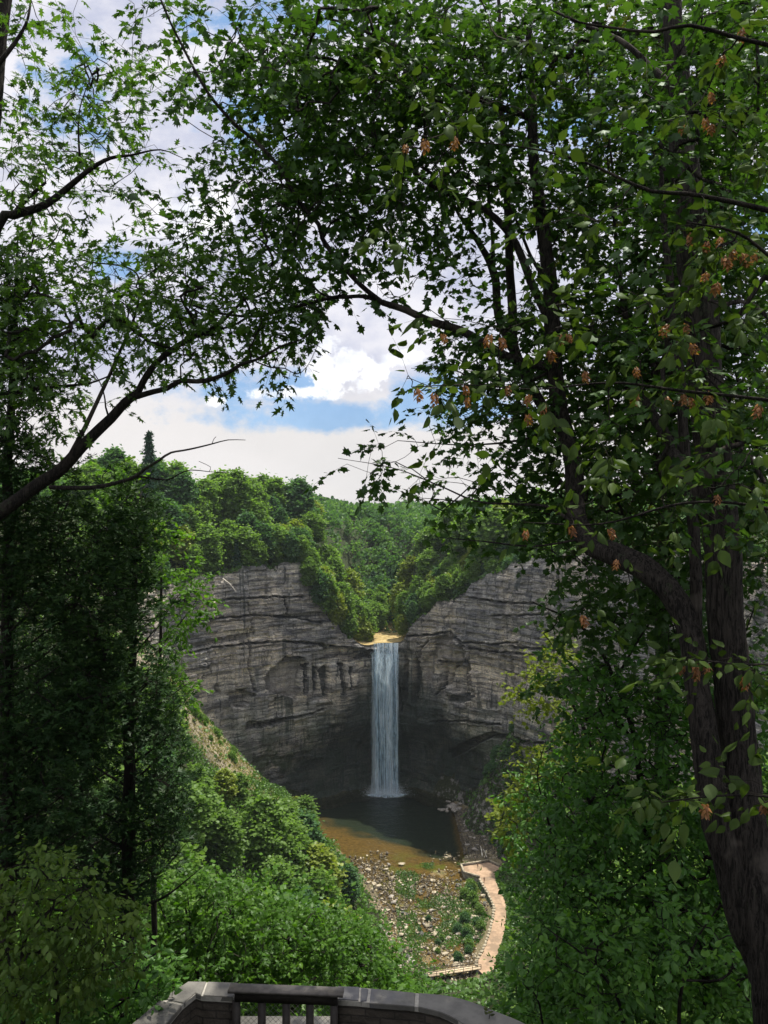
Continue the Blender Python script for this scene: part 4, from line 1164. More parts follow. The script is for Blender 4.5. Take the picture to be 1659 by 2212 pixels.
# saplings and bushes of the right slope
def gz1(X, Y): return float(ground_z(np.array([X]), np.array([Y]))[0])
def stem(xg, yt, Y, r0, pts):
    """limb starting on the ground under picture column xg"""
    X = (xg - 829.5) / F * Y
    z = gz1(X, Y)
    return [(xg, 1106 - (z - .2) / Y * F, Y, r0)] + pts
right = [
    ('sapling', 'dark green maple sapling reaching left in front of the right cliff', [stem(1420, 0, 11, .06, [(1400, 1900, 11, .055), (1370, 1600, 11, .04), (1320, 1450, 11, .03), (1250, 1350, 11, .02), (1150, 1300, 11, .008)]),
        [(1370, 1600, 11, .02), (1300, 1500, 11.3, .015), (1200, 1400, 11.5, .006)], [(1330, 1470, 11, .02), (1400, 1350, 10.5, .012), (1480, 1260, 10, .006)], [(1400, 1800, 11, .03), (1550, 1500, 10.5, .018), (1640, 1300, 10, .008)]],
        lambda x, y: .9 if 1200 <= y < 1520 else 0, 10, 12.5, MAPLE, .115, 'maple_leaf', 41, 1.0),
    ('sapling', 'slender sapling of small bright leaves on the right slope beside the river path', [stem(1255, 0, 12.5, .04, [(1247, 2058, 12.5, .03), (1187, 1794, 12.5, .02), (1165, 1680, 12.5, .01), (1180, 1600, 12.5, .006)]),
        [(1230, 1980, 12.5, .012), (1160, 1950, 12.3, .008), (1110, 1930, 12.3, .004)], [(1200, 1850, 12.5, .012), (1130, 1790, 12.3, .006), (1090, 1760, 12.3, .003)], [(1240, 2030, 12.5, .012), (1330, 1850, 12.8, .008), (1400, 1700, 13, .004)],
        [(1250, 2100, 12.5, .012), (1150, 2090, 12.2, .006), (1090, 2080, 12, .003)]],
        lambda x, y: .75 if (y >= 1520 and x < 1280) else 0, 11, 13.5, OVATE, .088, 'bush_leaf', 42, 1.1),
    ('bush', 'broad leafy bush filling the right slope left of the big trunk', [stem(1525, 0, 10.5, .06, [(1520, 2060, 10.5, .05), (1420, 1930, 10.8, .03), (1300, 1830, 11, .018), (1220, 1754, 11.2, .008)]), [(1520, 2060, 10.5, .03), (1450, 1800, 10.8, .02), (1380, 1600, 11, .01)],
        [(1520, 2050, 10.5, .02), (1350, 2050, 10.3, .012), (1200, 2000, 10.2, .006)], [(1525, 2060, 10.5, .03), (1600, 1800, 10.8, .02), (1640, 1600, 11, .01)]],
        lambda x, y: .85 if (y >= 1480 and x >= 1200) else 0, 9.6, 12, OVATE, .088, 'bush_leaf', 43, 1.0),
    ('bush', 'darker low bush at the bottom right beside the curved wall', [stem(1350, 0, 8.5, .03, [(1345, 2180, 8.5, .02), (1280, 2080, 8.5, .012), (1180, 2000, 8.5, .005)]), stem(1480, 0, 8.2, .03, [(1470, 2200, 8.2, .02), (1500, 2050, 8.2, .012), (1560, 1950, 8.2, .005)]),
        stem(1180, 0, 8.8, .02, [(1170, 2200, 8.8, .012), (1130, 2120, 8.8, .005)])],
        lambda x, y: .55 if y >= 2000 else 0, 7.8, 9.6, OVATE, .085, 'bush_leaf', 44, 1.0)]
for nm, lab, limbs, wf, d0, d1, lf, sz, lm, sd_, tau in right:
    T = sample_grid(wf, d0, d1, sz, 9, sd_, tau)
    T = thin_by_noise(T, 1.3, -.55, sd_)
    T2 = lump(T, np.random.default_rng(sd_), .05, .45); T = np.where((np.random.default_rng(sd_).random(len(T)) < .6)[:, None], T2, T)
    leafy(nm, lab, 'bush' if nm == 'bush' else 'sapling', limbs, T, sd_, lf, sz, 9, .30, lm, bark='bark_dark', rtw=.002)
ry = np.random.default_rng(50)
T = np.vstack([sample_poly([(1105, 1490), (1125, 1450), (1180, 1430), (1190, 1470), (1240, 1520), (1200, 1530), (1130, 1525)], 60, 14, 16, ry), sample_poly([(1180, 1380), (1240, 1390), (1210, 1450), (1175, 1440)], 25, 14, 16, ry),
               sample_poly([(1120, 1650), (1200, 1570), (1280, 1600), (1250, 1680), (1120, 1700)], 90, 14, 16, ry), sample_poly([(1065, 1770), (1120, 1690), (1170, 1700), (1120, 1830), (1080, 1820)], 70, 14, 16, ry)])
leafy('young_tree', 'yellow-green small tree at the left edge of the right-hand foliage, against the cliff', 'tree',
      [stem(1330, 0, 15, .08, [(1310, 1800, 15, .06), (1270, 1600, 15, .04), (1210, 1490, 15, .02), (1130, 1490, 15, .008)]), [(1290, 1700, 15, .03), (1200, 1680, 15, .02), (1100, 1760, 15, .006)]], T, 50, MAPLE, .10, 10, .35, 'yellow_leaf', rtw=.002)

# cedars of the left side
CED1 = [(298, 1010), (310, 1080), (325, 1200), (335, 1300), (350, 1420), (385, 1520), (398, 1650), (396, 1790), (362, 1870), (310, 1925), (255, 1965), (190, 1940), (150, 1800), (140, 1600), (150, 1400), (200, 1200), (255, 1050)]
CED2 = [(-30, 500), (60, 590), (85, 640), (60, 720), (120, 800), (135, 860), (60, 900), (70, 950), (180, 1030), (300, 1020), (335, 1090), (320, 1200), (240, 1500), (210, 1750), (150, 1850), (-30, 1900)]
CED3 = [(-30, 1150), (100, 1180), (180, 1350), (200, 1600), (190, 1880), (120, 1930), (-30, 1960)]
for i, (lab, poly, nT, d0, d1, tr) in enumerate([
    ('dark feathery red cedar with a bare lower trunk, nearest the stone wall', CED1, 1350, 10.6, 12.6, [(268, 0, 11.6, .12)]),
    ('tall red cedar at the left edge under the oak limb', CED2, 2100, 9.2, 11.0, [(10, 0, 10.1, .12)]),
    ('thin-trunked cedar standing behind the sumac leaves on the left', CED3, 1000, 12.2, 14, [(180, 0, 13, .10)])]):
    rc = np.random.default_rng(60 + i)
    xg, _, Y, r0 = tr[0]
    tops = {0: (296, 1010), 1: (40, 500), 2: (150, 1150)}[i]
    xm = {0: (285, 1450), 1: (20, 1000), 2: (170, 1500)}[i]
    limbs = [stem(xg, 0, Y, r0, [(xg + 4, 1900, Y, r0 * .8), (xm[0], xm[1], Y, r0 * .45), (tops[0], tops[1], Y, .008)])]
    # upward-swept side boughs
    P = np.array(poly, float)
    for y0 in np.arange(P[:, 1].min() + 60, P[:, 1].max() - 10, 46):
        f = np.clip((y0 - tops[1]) / (1900 - tops[1]), 0, 1)
        xc = np.interp(y0, [tops[1], xm[1], 1900], [tops[0], xm[0], xg + 4])
        for s_ in (-1, 1):
            ln = (30 + 150 * f) * rc.uniform(.6, 1.1)
            dd = rc.uniform(-.8, .8)
            limbs.append([(xc, y0 + 30, Y, .022 * f + .006), (xc + s_ * ln * .5, y0 - 10, Y + dd * .5, .012 * f + .004), (xc + s_ * ln, y0 - 60 * f - 20, Y + dd, .003)])
    T = sample_poly(poly, int(nT * 1.12), d0, d1, rc)
    T = thin_by_noise(T, 1.3, -.20, 60 + i)
    leafy('red_cedar', lab, 'tree', limbs, T, 60 + i, TUFT, .085, 17, .30, 'cedar_leaf', bark='bark_dark', droop=-.15, rtw=.0022, ridged=.06, group='dark cedars on the left slope')

ra = np.random.default_rng(71)
T = np.vstack([sample_poly(p, n, 14.5, 16.5, ra) for p, n in [([(290, 1060), (335, 1120), (355, 1250), (300, 1260), (262, 1150)], 60), ([(400, 1230), (462, 1250), (440, 1345), (375, 1340)], 55), ([(345, 1290), (400, 1300), (392, 1440), (356, 1440)], 45),
                                                        ([(345, 1450), (422, 1465), (405, 1520), (350, 1505)], 40), ([(235, 1000), (300, 1030), (292, 1090), (225, 1060)], 40), ([(330, 1130), (400, 1150), (400, 1230), (340, 1240)], 22),
                                                        ([(180, 1480), (260, 1480), (260, 1560), (190, 1560)], 40), ([(60, 1580), (150, 1560), (130, 1680), (60, 1660)], 30)]])
leafy('aspen', 'light green round-leaved young tree peeping out between the cedars and the cliff', 'tree', [stem(330, 0, 15.5, .07, [(335, 1700, 15.5, .05), (345, 1450, 15.5, .035), (340, 1200, 15.5, .02), (290, 1040, 15.5, .006)]),
      [(345, 1400, 15.5, .02), (400, 1330, 15.5, .01), (450, 1255, 15.5, .004)], [(345, 1450, 15.5, .02), (260, 1520, 15.5, .012), (120, 1620, 15.5, .005)]], T, 71, OVATE, .10, 10, .38, 'bright_leaf', rtw=.002)

# drooping leaves low on the left, dark shrubs, and the bright maples behind the wall
rs = np.random.default_rng(72)
T = sample_poly([(-20, 1880), (60, 1835), (150, 1850), (285, 1955), (300, 2010), (280, 2090), (150, 2150), (-20, 2180)], 340, 6.3, 7.8, rs)
leafy('sumac', 'shrub with long drooping olive leaves in the lower left corner', 'shrub', [stem(60, 0, 7.2, .03, [(50, 2100, 7.2, .02), (90, 1980, 7.2, .012), (200, 1900, 7.1, .004)]), stem(120, 0, 7.5, .03, [(120, 2100, 7.5, .02), (60, 1900, 7.5, .006)]),
      [(100, 2100, 7.4, .01), (200, 2040, 7.2, .006), (280, 2000, 7.2, .003)]], T, 72, OVATE, .066, 10, .28, 'sumac_leaf', droop=.75, rtw=.002)
T = sample_poly([(-20, 2130), (150, 2080), (290, 2045), (370, 2100), (385, 2150), (300, 2225), (-20, 2230)], 420, 7.8, 9.4, rs)
leafy('shrub', 'low dark shrub in the shade beside the angled end of the wall', 'shrub', [stem(150, 0, 8.6, .03, [(150, 2180, 8.6, .012), (100, 2120, 8.6, .004)]), stem(300, 0, 8.8, .03, [(300, 2150, 8.8, .012), (330, 2090, 8.8, .004)])], T, 73, OVATE, .085, 9, .26, 'bush_leaf', rtw=.002)
for i, (lab, poly, n, d0, d1, xg, Y, top) in enumerate([
    ('bright green maple crown just beyond the left part of the wall', [(285, 1990), (330, 1925), (400, 1900), (470, 1960), (560, 1985), (590, 2060), (570, 2150), (420, 2150), (300, 2130)], 560, 17, 20, 430, 18.5, (400, 1960)),
    ('bright green maple crown just beyond the iron railing', [(520, 1990), (620, 1985), (720, 2010), (740, 2080), (735, 2160), (560, 2160), (520, 2080)], 460, 18, 21, 630, 19.5, (640, 2020)),
    ('bright green maple crown beyond the wall right of the railing', [(680, 2030), (740, 1990), (790, 2010), (805, 2060), (830, 2110), (850, 2145), (750, 2150), (690, 2130)], 400, 21, 25, 770, 23, (775, 2010))]):
    r_ = np.random.default_rng(80 + i)
    T = lump(sample_poly(poly, int(n * 1.1), d0, d1, r_), r_, .05, .75)
    xa = np.mean([p[0] for p in poly])
    limbs = [stem(xg, 0, Y, .10, [(xg, 2150, Y, .07), (top[0], top[1], Y, .02)])] + [[(xg, 2180, Y, .04), ((xg + p[0]) / 2, (2140 + p[1]) / 2, Y, .025), (p[0], p[1], Y + r_.uniform(-1, 1), .006)] for p in poly[:6]]
    leafy('young_maple', lab, 'tree', limbs, T, 80 + i, MAPLE, .125, 11, .5, 'bright_leaf', rtw=.004, group='bright maples below the wall')

# ------------------------------------------------------------------ the waterfall
def fall_sheet(name, x0, x1, ztop, y0, y1, mat, seed, parent, thick=.5, nu=60, nv=160, spread=0.0):
    u = np.linspace(0, 1, nu); v = np.linspace(0, 1, nv)
    U, Vv = np.meshgrid(u, v, indexing='ij')
    xc = (x0 + x1) / 2; hw = (x1 - x0) / 2
    X = xc + (U * 2 - 1) * hw * (1 - .05 * np.sin(Vv * 3.1) + spread * Vv) + fbm(U * 0 + (U > .5) * 7, Vv * 5, seed, 3) * .5 * np.abs(U * 2 - 1) ** 3
    Z = ztop + (W + .05 - ztop) * Vv
    drop = 1 - np.exp(-Vv * 9)
    Y = y0 + (y1 - y0) * drop - np.cos((U * 2 - 1) * 1.4) * .8 + fbm(U * 14, Vv * 2.2, seed + 3, 4) * thick * np.minimum(1, Vv * 8 + .15) + fbm(U * 40, Vv * 9, seed + 5, 3) * .2
    V = np.stack([X, Y, Z], -1).reshape(-1, 3)
    return mesh_obj(name, V - np.array(parent.location), grid_faces(nu, nv), M[mat], parent, smooth=True)
wf = empty('waterfall', (0.5, 362, W))
fall_sheet('veil', -4.4, 6.4, -59.4, 365.2, 361.8, 'fall', 1, wf)
fall_sheet('spray_veil', -5.4, 6.9, -64.0, 363.0, 360.6, 'fall_thin', 2, wf, 1.6, spread=.04)
fall_sheet('side_trickle', -6.0, -2.6, -63.2, 364.0, 362.6, 'fall_thin', 3, wf, .5)
rf = np.random.default_rng(90)
th = np.linspace(0, 2 * np.pi, 72, endpoint=False); rad_ = np.linspace(0, 1, 22)
TH, RD = np.meshgrid(th, rad_, indexing='ij')
er = 1 + .35 * fbm(np.cos(TH) * 3, np.sin(TH) * 3, 3) + .25 * fbm(TH * 9, TH * 0, 4)
FX = .3 + np.cos(TH) * RD * er * 8.2; FY = -2.2 + np.sin(TH) * RD * er * 3.0
FZ = WL - W + .04 + np.abs(fbm(FX * 1.2, FY * 1.5, 6)) * .7 * (1 - RD) ** .7 - .08 * RD ** 3
V = np.stack([FX, FY, FZ], -1).reshape(-1, 3)
i_ = np.arange(72)[:, None] * 22; j_ = np.arange(21)[None, :]; i2_ = ((np.arange(72)[:, None] + 1) % 72) * 22
mesh_obj('foam', V, np.stack([i_ + j_, i_ + j_ + 1, i2_ + j_ + 1, i2_ + j_], -1).reshape(-1, 4), M['foam_thin'], wf, smooth=True)
n = 11000
q = np.c_[rf.normal(.8, 4.0, n), rf.normal(360.0, 1.6, n), W + np.abs(rf.normal(0, 1.7, n))] - np.array([.5, 362, W])
V, Fc = instance(SIMPLE, q, rf.normal(0, 1, (n, 3)), rf.normal(0, 1, (n, 3)), rf.uniform(.06, .24, n), rf)
mesh_obj('splash_drops', V, Fc, M['foam'], wf)
bm = bmesh.new(); bmesh.ops.create_icosphere(bm, subdivisions=3, radius=1.0)
for v in bm.verts:
    q = v.co.normalized(); k_ = 1 + .22 * float(fbm(np.array([q.x * 2 + 5]), np.array([q.z * 2 + q.y]), 3)[0])
    v.co = Vector((q.x * 8.5 * k_, q.y * 4.0, max(q.z * 7.5 * k_, -.5) + .6))
me = bpy.data.meshes.new('mist'); bm.to_mesh(me); bm.free()
mm_ = bpy.data.materials.new('mist_air'); mm_.use_nodes = True; mm_.node_tree.nodes.clear(); nt = NT(mm_.node_tree)
pv = nt.node('ShaderNodeVolumePrincipled'); pv.inputs['Color'].default_value = (.86, .94, 1, 1); pv.inputs['Density'].default_value = .035
oo_ = nt.node('ShaderNodeOutputMaterial'); nt.l.new(pv.outputs[0], oo_.inputs['Volume'])
me.materials.append(mm_); o = bpy.data.objects.new('mist', me); COL.objects.link(o); o.parent = wf; o.location = (.3, -3.5, 0)
tag(wf, 'tall thin white waterfall dropping from the notched lip into the dark pool', 'waterfall')

# ------------------------------------------------------------------ rocks
def rock_mesh(seed, flat, mat):
    r = np.random.default_rng(seed)
    bm = bmesh.new()
    for p in r.uniform(-1, 1, (26, 3)):
        p = p / max(1, np.abs(p).max()); q = nrm(p[None])[0] * (.75 + .25 * r.random())
        q = np.clip(q, -.8, .8)
        bm.verts.new((q[0] * .5, q[1] * .38, q[2] * flat * .5))
    g = bmesh.ops.convex_hull(bm, input=bm.verts)
    bmesh.ops.delete(bm, geom=[v for v in bm.verts if not v.link_faces], context='VERTS')
    bmesh.ops.bevel(bm, geom=list(bm.edges), offset=.02, segments=1, affect='EDGES')
    me = bpy.data.meshes.new('rock'); bm.to_mesh(me); bm.free()
    me.materials.append(mat)
    return me
rock_kinds = {'pale': [rock_mesh(i, .45, M['pale_stone']) for i in range(4)], 'grey': [rock_mesh(10 + i, .6, M['grey_stone']) for i in range(4)],
              'dark': [rock_mesh(20 + i, .5, M['dark_stone']) for i in range(3)]}
def path_edge(Y): return np.interp(Y, [150, 205, 222, 234, 240, 248, 257, 268, 280, 292], [24, 24, 26.0, 28.0, 30.5, 32.5, 34.5, 34.5, 32.0, 30])
def bed_at(X, Y): return float(bed_z(np.array([X]), np.array([Y]))[0])
def put_rock(kind, X, Y, s, rz, lab, grp, tilt=(0, 0), sc=None, dz=.12, name='boulder', cat='rock', z=None):
    me = random.choice(rock_kinds[kind])
    o = bpy.data.objects.new(name, me); COL.objects.link(o)
    z = max(bed_at(X, Y), WL - .15) if z is None else z
    o.location = (X, Y, z + dz * s)
    o.rotation_euler = (tilt[0], tilt[1], rz)
    o.scale = (s, s, s) if sc is None else sc
    tag(o, lab, cat, grp)
    return o
def SG(x, y, z):
    Y = -z * F / (y - 1106); return (x - 829.5) / F * Y, Y
X_, Y_ = SG(868, 1867, WL); put_rock('pale', X_, Y_, 3.4, .1, 'largest flat pale slab lying where the brown shallows meet the gravel', None, sc=(3.6, 3.0, 1.2))
X_, Y_ = SG(908, 2016, WL); put_rock('dark', X_, Y_, 3.4, -.9, 'long dark slab tilted up out of the gravel in mid stream', None, tilt=(.5, .2), sc=(5.2, 2.6, 1.4))
X_, Y_ = SG(832, 1968, WL); put_rock('pale', X_, Y_, 3.0, .5, 'bright cream boulder at the left bank below the rapids', None, sc=(4.2, 3.2, 2.0))
X_, Y_ = SG(845, 1937, WL); put_rock('grey', X_, Y_, 2.4, .9, 'pair of rounded grey slabs on the left bank, upper one', None, sc=(3.4, 2.6, 1.3))
X_, Y_ = SG(850, 1949, WL); put_rock('grey', X_, Y_, 2.4, .6, 'pair of rounded grey slabs on the left bank, lower one', None, sc=(3.2, 2.4, 1.3))
X_, Y_ = SG(935, 1985, WL); put_rock('dark', X_, Y_, 2.4, -.2, 'low black slab crossing the stream above the tilted slab', None, sc=(6.0, 1.6, .8))
X_, Y_ = SG(1025, 1838, W + .8); put_rock('grey', X_, Y_, 2.6, .4, 'leaning grey slab beside the bleached logs on the shingle beach', None, tilt=(.2, .3), sc=(3.6, 3, 1.6), z=W + 1.2)
rk = np.random.default_rng(101)
cnt_ = 0
while cnt_ < 210:
    Y_ = rk.uniform(218, 297); X_ = rk.uniform(float(bL(Y_)) - 1, float(path_edge(Y_)) - 1.5)
    dens = fbm(np.array([X_ * .15]), np.array([Y_ * .12]), 5)[0]
    edge = X_ - float(bL(Y_))
    if dens < -.12 and edge > 7: continue
    if Y_ > 288 and rk.random() < .7: continue
    kd = rk.choice(['pale', 'grey', 'dark'], p=[.62, .28, .10])
    s_ = float(np.clip(rk.lognormal(.15, .42), .6, 2.6))
    zone = 'among the gravel near the footbridge' if Y_ < 235 else ('along the left bank of the stream' if edge < 8 else 'in the gravel bed below the pool')
    word = {'pale': 'cream flat', 'grey': 'weathered grey', 'dark': 'dark wet'}[kd]
    put_rock(kd, X_, Y_, s_, rk.uniform(0, 3.1), f'{word} boulder {zone}', f'{word} boulders {zone}', tilt=tuple(rk.normal(0, .12, 2)), sc=(s_ * rk.uniform(1, 1.7), s_ * 1.1, s_ * rk.uniform(.6, 1)))
    cnt_ += 1
# layered outcrop and blocks at the right side of the pool
for i in range(44):
    t = rk.random()
    if i < 16:
        X_, Y_ = rk.normal(29, 2.6), rk.normal(341, 4); zz_ = W + .3 + rk.random() * .9; s_ = rk.uniform(1.6, 3.6)
        lab, grp = 'flat grey ledge block right of the pool', 'outcrop blocks at the right end of the pool'
    else:
        Y_ = rk.uniform(298, 334); X_ = rk.uniform(31, 40); zz_ = bed_at(X_, Y_) + .1; s_ = rk.uniform(.7, 1.9)
        lab, grp = 'grey block on the shaded shingle beach', 'blocks on the shingle beach'
    put_rock('grey', X_, Y_, s_, rk.uniform(0, 3), lab, grp, tilt=tuple(rk.normal(0, .15, 2)), sc=(s_ * 1.5, s_, s_ * .8), z=zz_)
# gravel: small stones nobody could count
n = 14000
gy_ = rk.uniform(208, 300, n); gx_ = bL(gy_) - 2 + rk.random(n) ** 1.15 * (path_edge(gy_) + 1 - bL(gy_))
dn_ = fbm(gx_ * .15, gy_ * .12, 5) + .18 * (gx_ - bL(gy_) < 6) + .2 * (gy_ < 232) - .35 * (gy_ > 284)
keep = dn_ > -.10 + rk.normal(0, .16, n)
gx_, gy_ = gx_[keep], gy_[keep]
m_ = 5200
by_ = rk.uniform(292, 340, m_); bx_ = 29.5 + rk.random(m_) * (bR(by_) - 29)
gx_ = np.r_[gx_, bx_]; gy_ = np.r_[gy_, by_]
gz_ = np.maximum(bed_z(gx_, gy_), WL - .06) + .02
me0 = rock_kinds['pale'][0]
tv = np.array([v.co for v in rock_mesh(40, .5, None).vertices]) if False else None
OCT = (np.array([[.5, .1, 0], [.1, .42, .02], [-.5, .05, 0], [-.15, -.4, 0], [.18, .12, .26], [-.2, 0, .24], [0, 0, -.25]]),
       np.array([[0, 1, 4], [1, 2, 5], [1, 5, 4], [2, 3, 5], [3, 0, 4], [3, 4, 5], [1, 0, 6], [2, 1, 6], [3, 2, 6], [0, 3, 6]]))
N_ = len(gx_)
sz_ = np.clip(rk.lognormal(-.75, .5, N_), .18, 1.3)
V, Fc = instance(OCT, np.c_[gx_, gy_, gz_], np.c_[rk.normal(0, 1, (N_, 2)), rk.normal(0, .08, N_)], np.c_[rk.normal(0, .12, (N_, 2)), np.ones(N_)], sz_, rk)
m, nt, b, pos = set_mat('gravel_stones', 0.85, 0.3)
at = nt.node('ShaderNodeAttribute', attribute_name='tint').outputs['Fac']
nt.put(b.inputs['Base Color'], nt.ramp(at, [(0, (.05, .045, .035)), (.45, (.13, .11, .08)), (.75, (.20, .17, .11)), (1, (.44, .39, .28))]))
o = mesh_obj('gravel', V, Fc, m, None, np.repeat(np.clip(rk.random(N_) - .35 * (gy_ > 296) * (gx_ > 28), 0, 1), len(OCT[1])))
tag(o, 'small pale stones scattered through the shallow stream and over the beach', 'gravel', kind='stuff')

# ------------------------------------------------------------------ path, viewing platform, footbridge
ZP = W + 1.7
def PG(x, y, z=ZP): return np.array(SG(x, y, z))
left_e = [(1032, 2094), (1030, 2080), (1036, 2068), (1044, 2052), (1050, 2040), (1056, 2022), (1062, 2000), (1066, 1982), (1068, 1962), (1062, 1945), (1052, 1925), (1044, 1912), (1036, 1897)]
right_e = [(1060, 2120), (1070, 2098), (1072, 2070), (1080, 2045), (1088, 2018), (1092, 1992), (1093, 1962), (1088, 1940), (1078, 1920), (1070, 1900), (1068, 1884)]
Lw = smooth_line([(*PG(*p), 0) for p in left_e], .8)[:, :2]; Rw = smooth_line([(*PG(*p), 0) for p in right_e], .8)[:, :2]
npth = 70
rs_ = lambda A: np.c_[np.interp(np.linspace(0, 1, npth), np.linspace(0, 1, len(A)), A[:, 0]), np.interp(np.linspace(0, 1, npth), np.linspace(0, 1, len(A)), A[:, 1])]
La, Ra = rs_(Lw), rs_(Rw)
V = []
for a, b_ in zip(La, Ra):
    for t in np.linspace(0, 1, 6): V.append([*(a + (b_ - a) * t), ZP])
pth = mesh_obj('path', V, grid_faces(npth, 6), M['path']); tag(pth, kind='structure')
# bank under the path
V = []
for a, b_ in zip(La, Ra):
    d = (b_ - a) / np.linalg.norm(b_ - a)
    V += [[*(a - d * 1.6), W - .6], [*(a - d * .1), ZP - .06], [*(b_ + d * 3), ZP - .06], [*(b_ + d * 9), ZP + 3]]
bk = mesh_obj('river_bank', V, grid_faces(npth, 4), M['soil']); tag(bk, kind='structure')
kb = empty('kerb_stones_row', (0, 0, 0)); bpy.data.objects.remove(kb)
kmesh = []
for i in range(4):
    mbk = MB(); mbk.box((0, 0, 0), (1.25, .62, .5)); mk = mbk.build('kerb_stone', M['pale_stone'])
    for v in mk.data.vertices: v.co += Vector(rk.normal(0, .05, 3))
    kmesh.append(mk.data); bpy.data.objects.remove(mk)
arc = np.r_[0, np.cumsum(np.linalg.norm(np.diff(La, axis=0), axis=1))]
for sdist in np.arange(2.0, arc[-1] - 1, 1.75):
    x_ = np.interp(sdist, arc, La[:, 0]); y_ = np.interp(sdist, arc, La[:, 1])
    x2 = np.interp(sdist + .5, arc, La[:, 0]); y2 = np.interp(sdist + .5, arc, La[:, 1])
    o = bpy.data.objects.new('kerb_stone', random.choice(kmesh)); COL.objects.link(o)
    o.location = (x_ - .2, y_, ZP + .12); o.rotation_euler = (0, 0, math.atan2(y2 - y_, x2 - x_) + rk.normal(0, .15))
    o.scale = (rk.uniform(.8, 1.05), rk.uniform(1.0, 1.5), 1)
    tag(o, 'pale squared kerb stone along the gravel path', 'kerb stone', 'kerb stones along the river path')
# platform
pl = empty('viewing_platform', (*PG(1030, 1880), ZP))
o3 = np.array([*PG(1030, 1880), 0])
poly = [PG(996, 1871), PG(1056, 1862), PG(1078, 1872), PG(1084, 1894), PG(1036, 1897), PG(1002, 1887)]
mp = MB(); mp.prism(np.array(poly) - o3[:2], W - 1 - ZP, .02); o = mp.build('retaining_wall', M['grey_stone'], pl)
mp = MB(); mp.prism((np.array(poly) - np.mean(poly, 0)) * .985 + np.mean(poly, 0) - o3[:2], .022, .04); mp.build('gravel_deck', M['path'], pl)
mp = MB(); mc = MB()
for a, b_ in [(4, 5), (5, 0), (0, 1), (1, 2)]:
    A, B = poly[a] - o3[:2], poly[b_] - o3[:2]
    d = B - A; L_ = np.linalg.norm(d); an = math.atan2(d[1], d[0]); mid_ = (A + B) / 2
    mp.box((*mid_, .35), (L_, .45, .7 - .004 * a), an); mc.box((*mid_, .78), (L_ + .3, .62, .14 - .003 * a), an)
mp.build('parapet', M['grey_stone'], pl); mc.build('parapet_coping', M['pale_stone'], pl)
tag(pl, 'stone-walled gravel viewing platform with angled parapet at the pool end of the path', 'viewing platform')
# footbridge
bl = np.array([*SG(921, 2106, W + 1.7)]); br_ = np.array([*SG(1036, 2088, W + 1.7)])
fb = empty('footbridge', (*bl, W + 1.7))
d = br_ - bl; L_ = np.linalg.norm(d); an = math.atan2(d[1], d[0]); e = d / L_; nn = np.array([-e[1], e[0]])
mb_ = MB(); mb_.box((*(d / 2), 0), (L_, 2.2, .16), an); mb_.build('deck', M['deck'], fb)
mb_ = MB()
for sgn in (-1, 1): mb_.box((*(d / 2 + nn * sgn * .8), -.25), (L_, .25, .34), an)
mb_.build('beam', M['bridge_wood'], fb)
for sgn in (-1, 1):
    mb_ = MB()
    for hh in (.55, 1.05): mb_.box((*(d / 2 + nn * sgn * 1.05), hh + .08), (L_, .10, .12), an)
    mb_.build('handrail', M['bridge_wood'], fb)
    for k_ in range(7):
        mb_ = MB(); mb_.box((*(d * k_ / 6 + nn * sgn * 1.12), .5), (.14, .05, 1.3), an); mb_.build('railing_post', M['bridge_wood'], fb)
mb_ = MB(); mb_.box((*(e * .6), -1.3), (1.6, 2.8, 2.2), an); mb_.build('pier', M['dark_stone'], fb)
mb_ = MB(); mb_.box((*(e * (L_ - .6)), -1.3), (1.6, 2.8, 2.2), an); mb_.build('pier', M['dark_stone'], fb)
tag(fb, 'small timber footbridge with post railings crossing the stream near the bottom', 'footbridge')
for i, (p, q, lab) in enumerate([((1038, 1832), (1042, 1848), 'thick bleached log standing against the slope above the beach end'), ((1044, 1838), (1051, 1850), 'thin bleached log leaning right of the thicker one')]):
    A = np.array([*SG(*p, W + 2.5), W + 3.2]); B = np.array([*SG(*q, W + 1.6), W + 1.3])
    mb_ = MB(); P = np.array([A, A * .6 + B * .4 + [.1, 0, 0], B]); mb_.tube(P - B, [.16 - .05 * i, .2 - .06 * i, .24 - .08 * i], 8)
    mb_.tube(np.array([P[1], P[1] + [.5, .2, .5]]) - B, [.08, .03], 5)
    o = mb_.build('driftwood_log', M['log'], None, True); o.location = tuple(B); tag(o, lab, 'log')

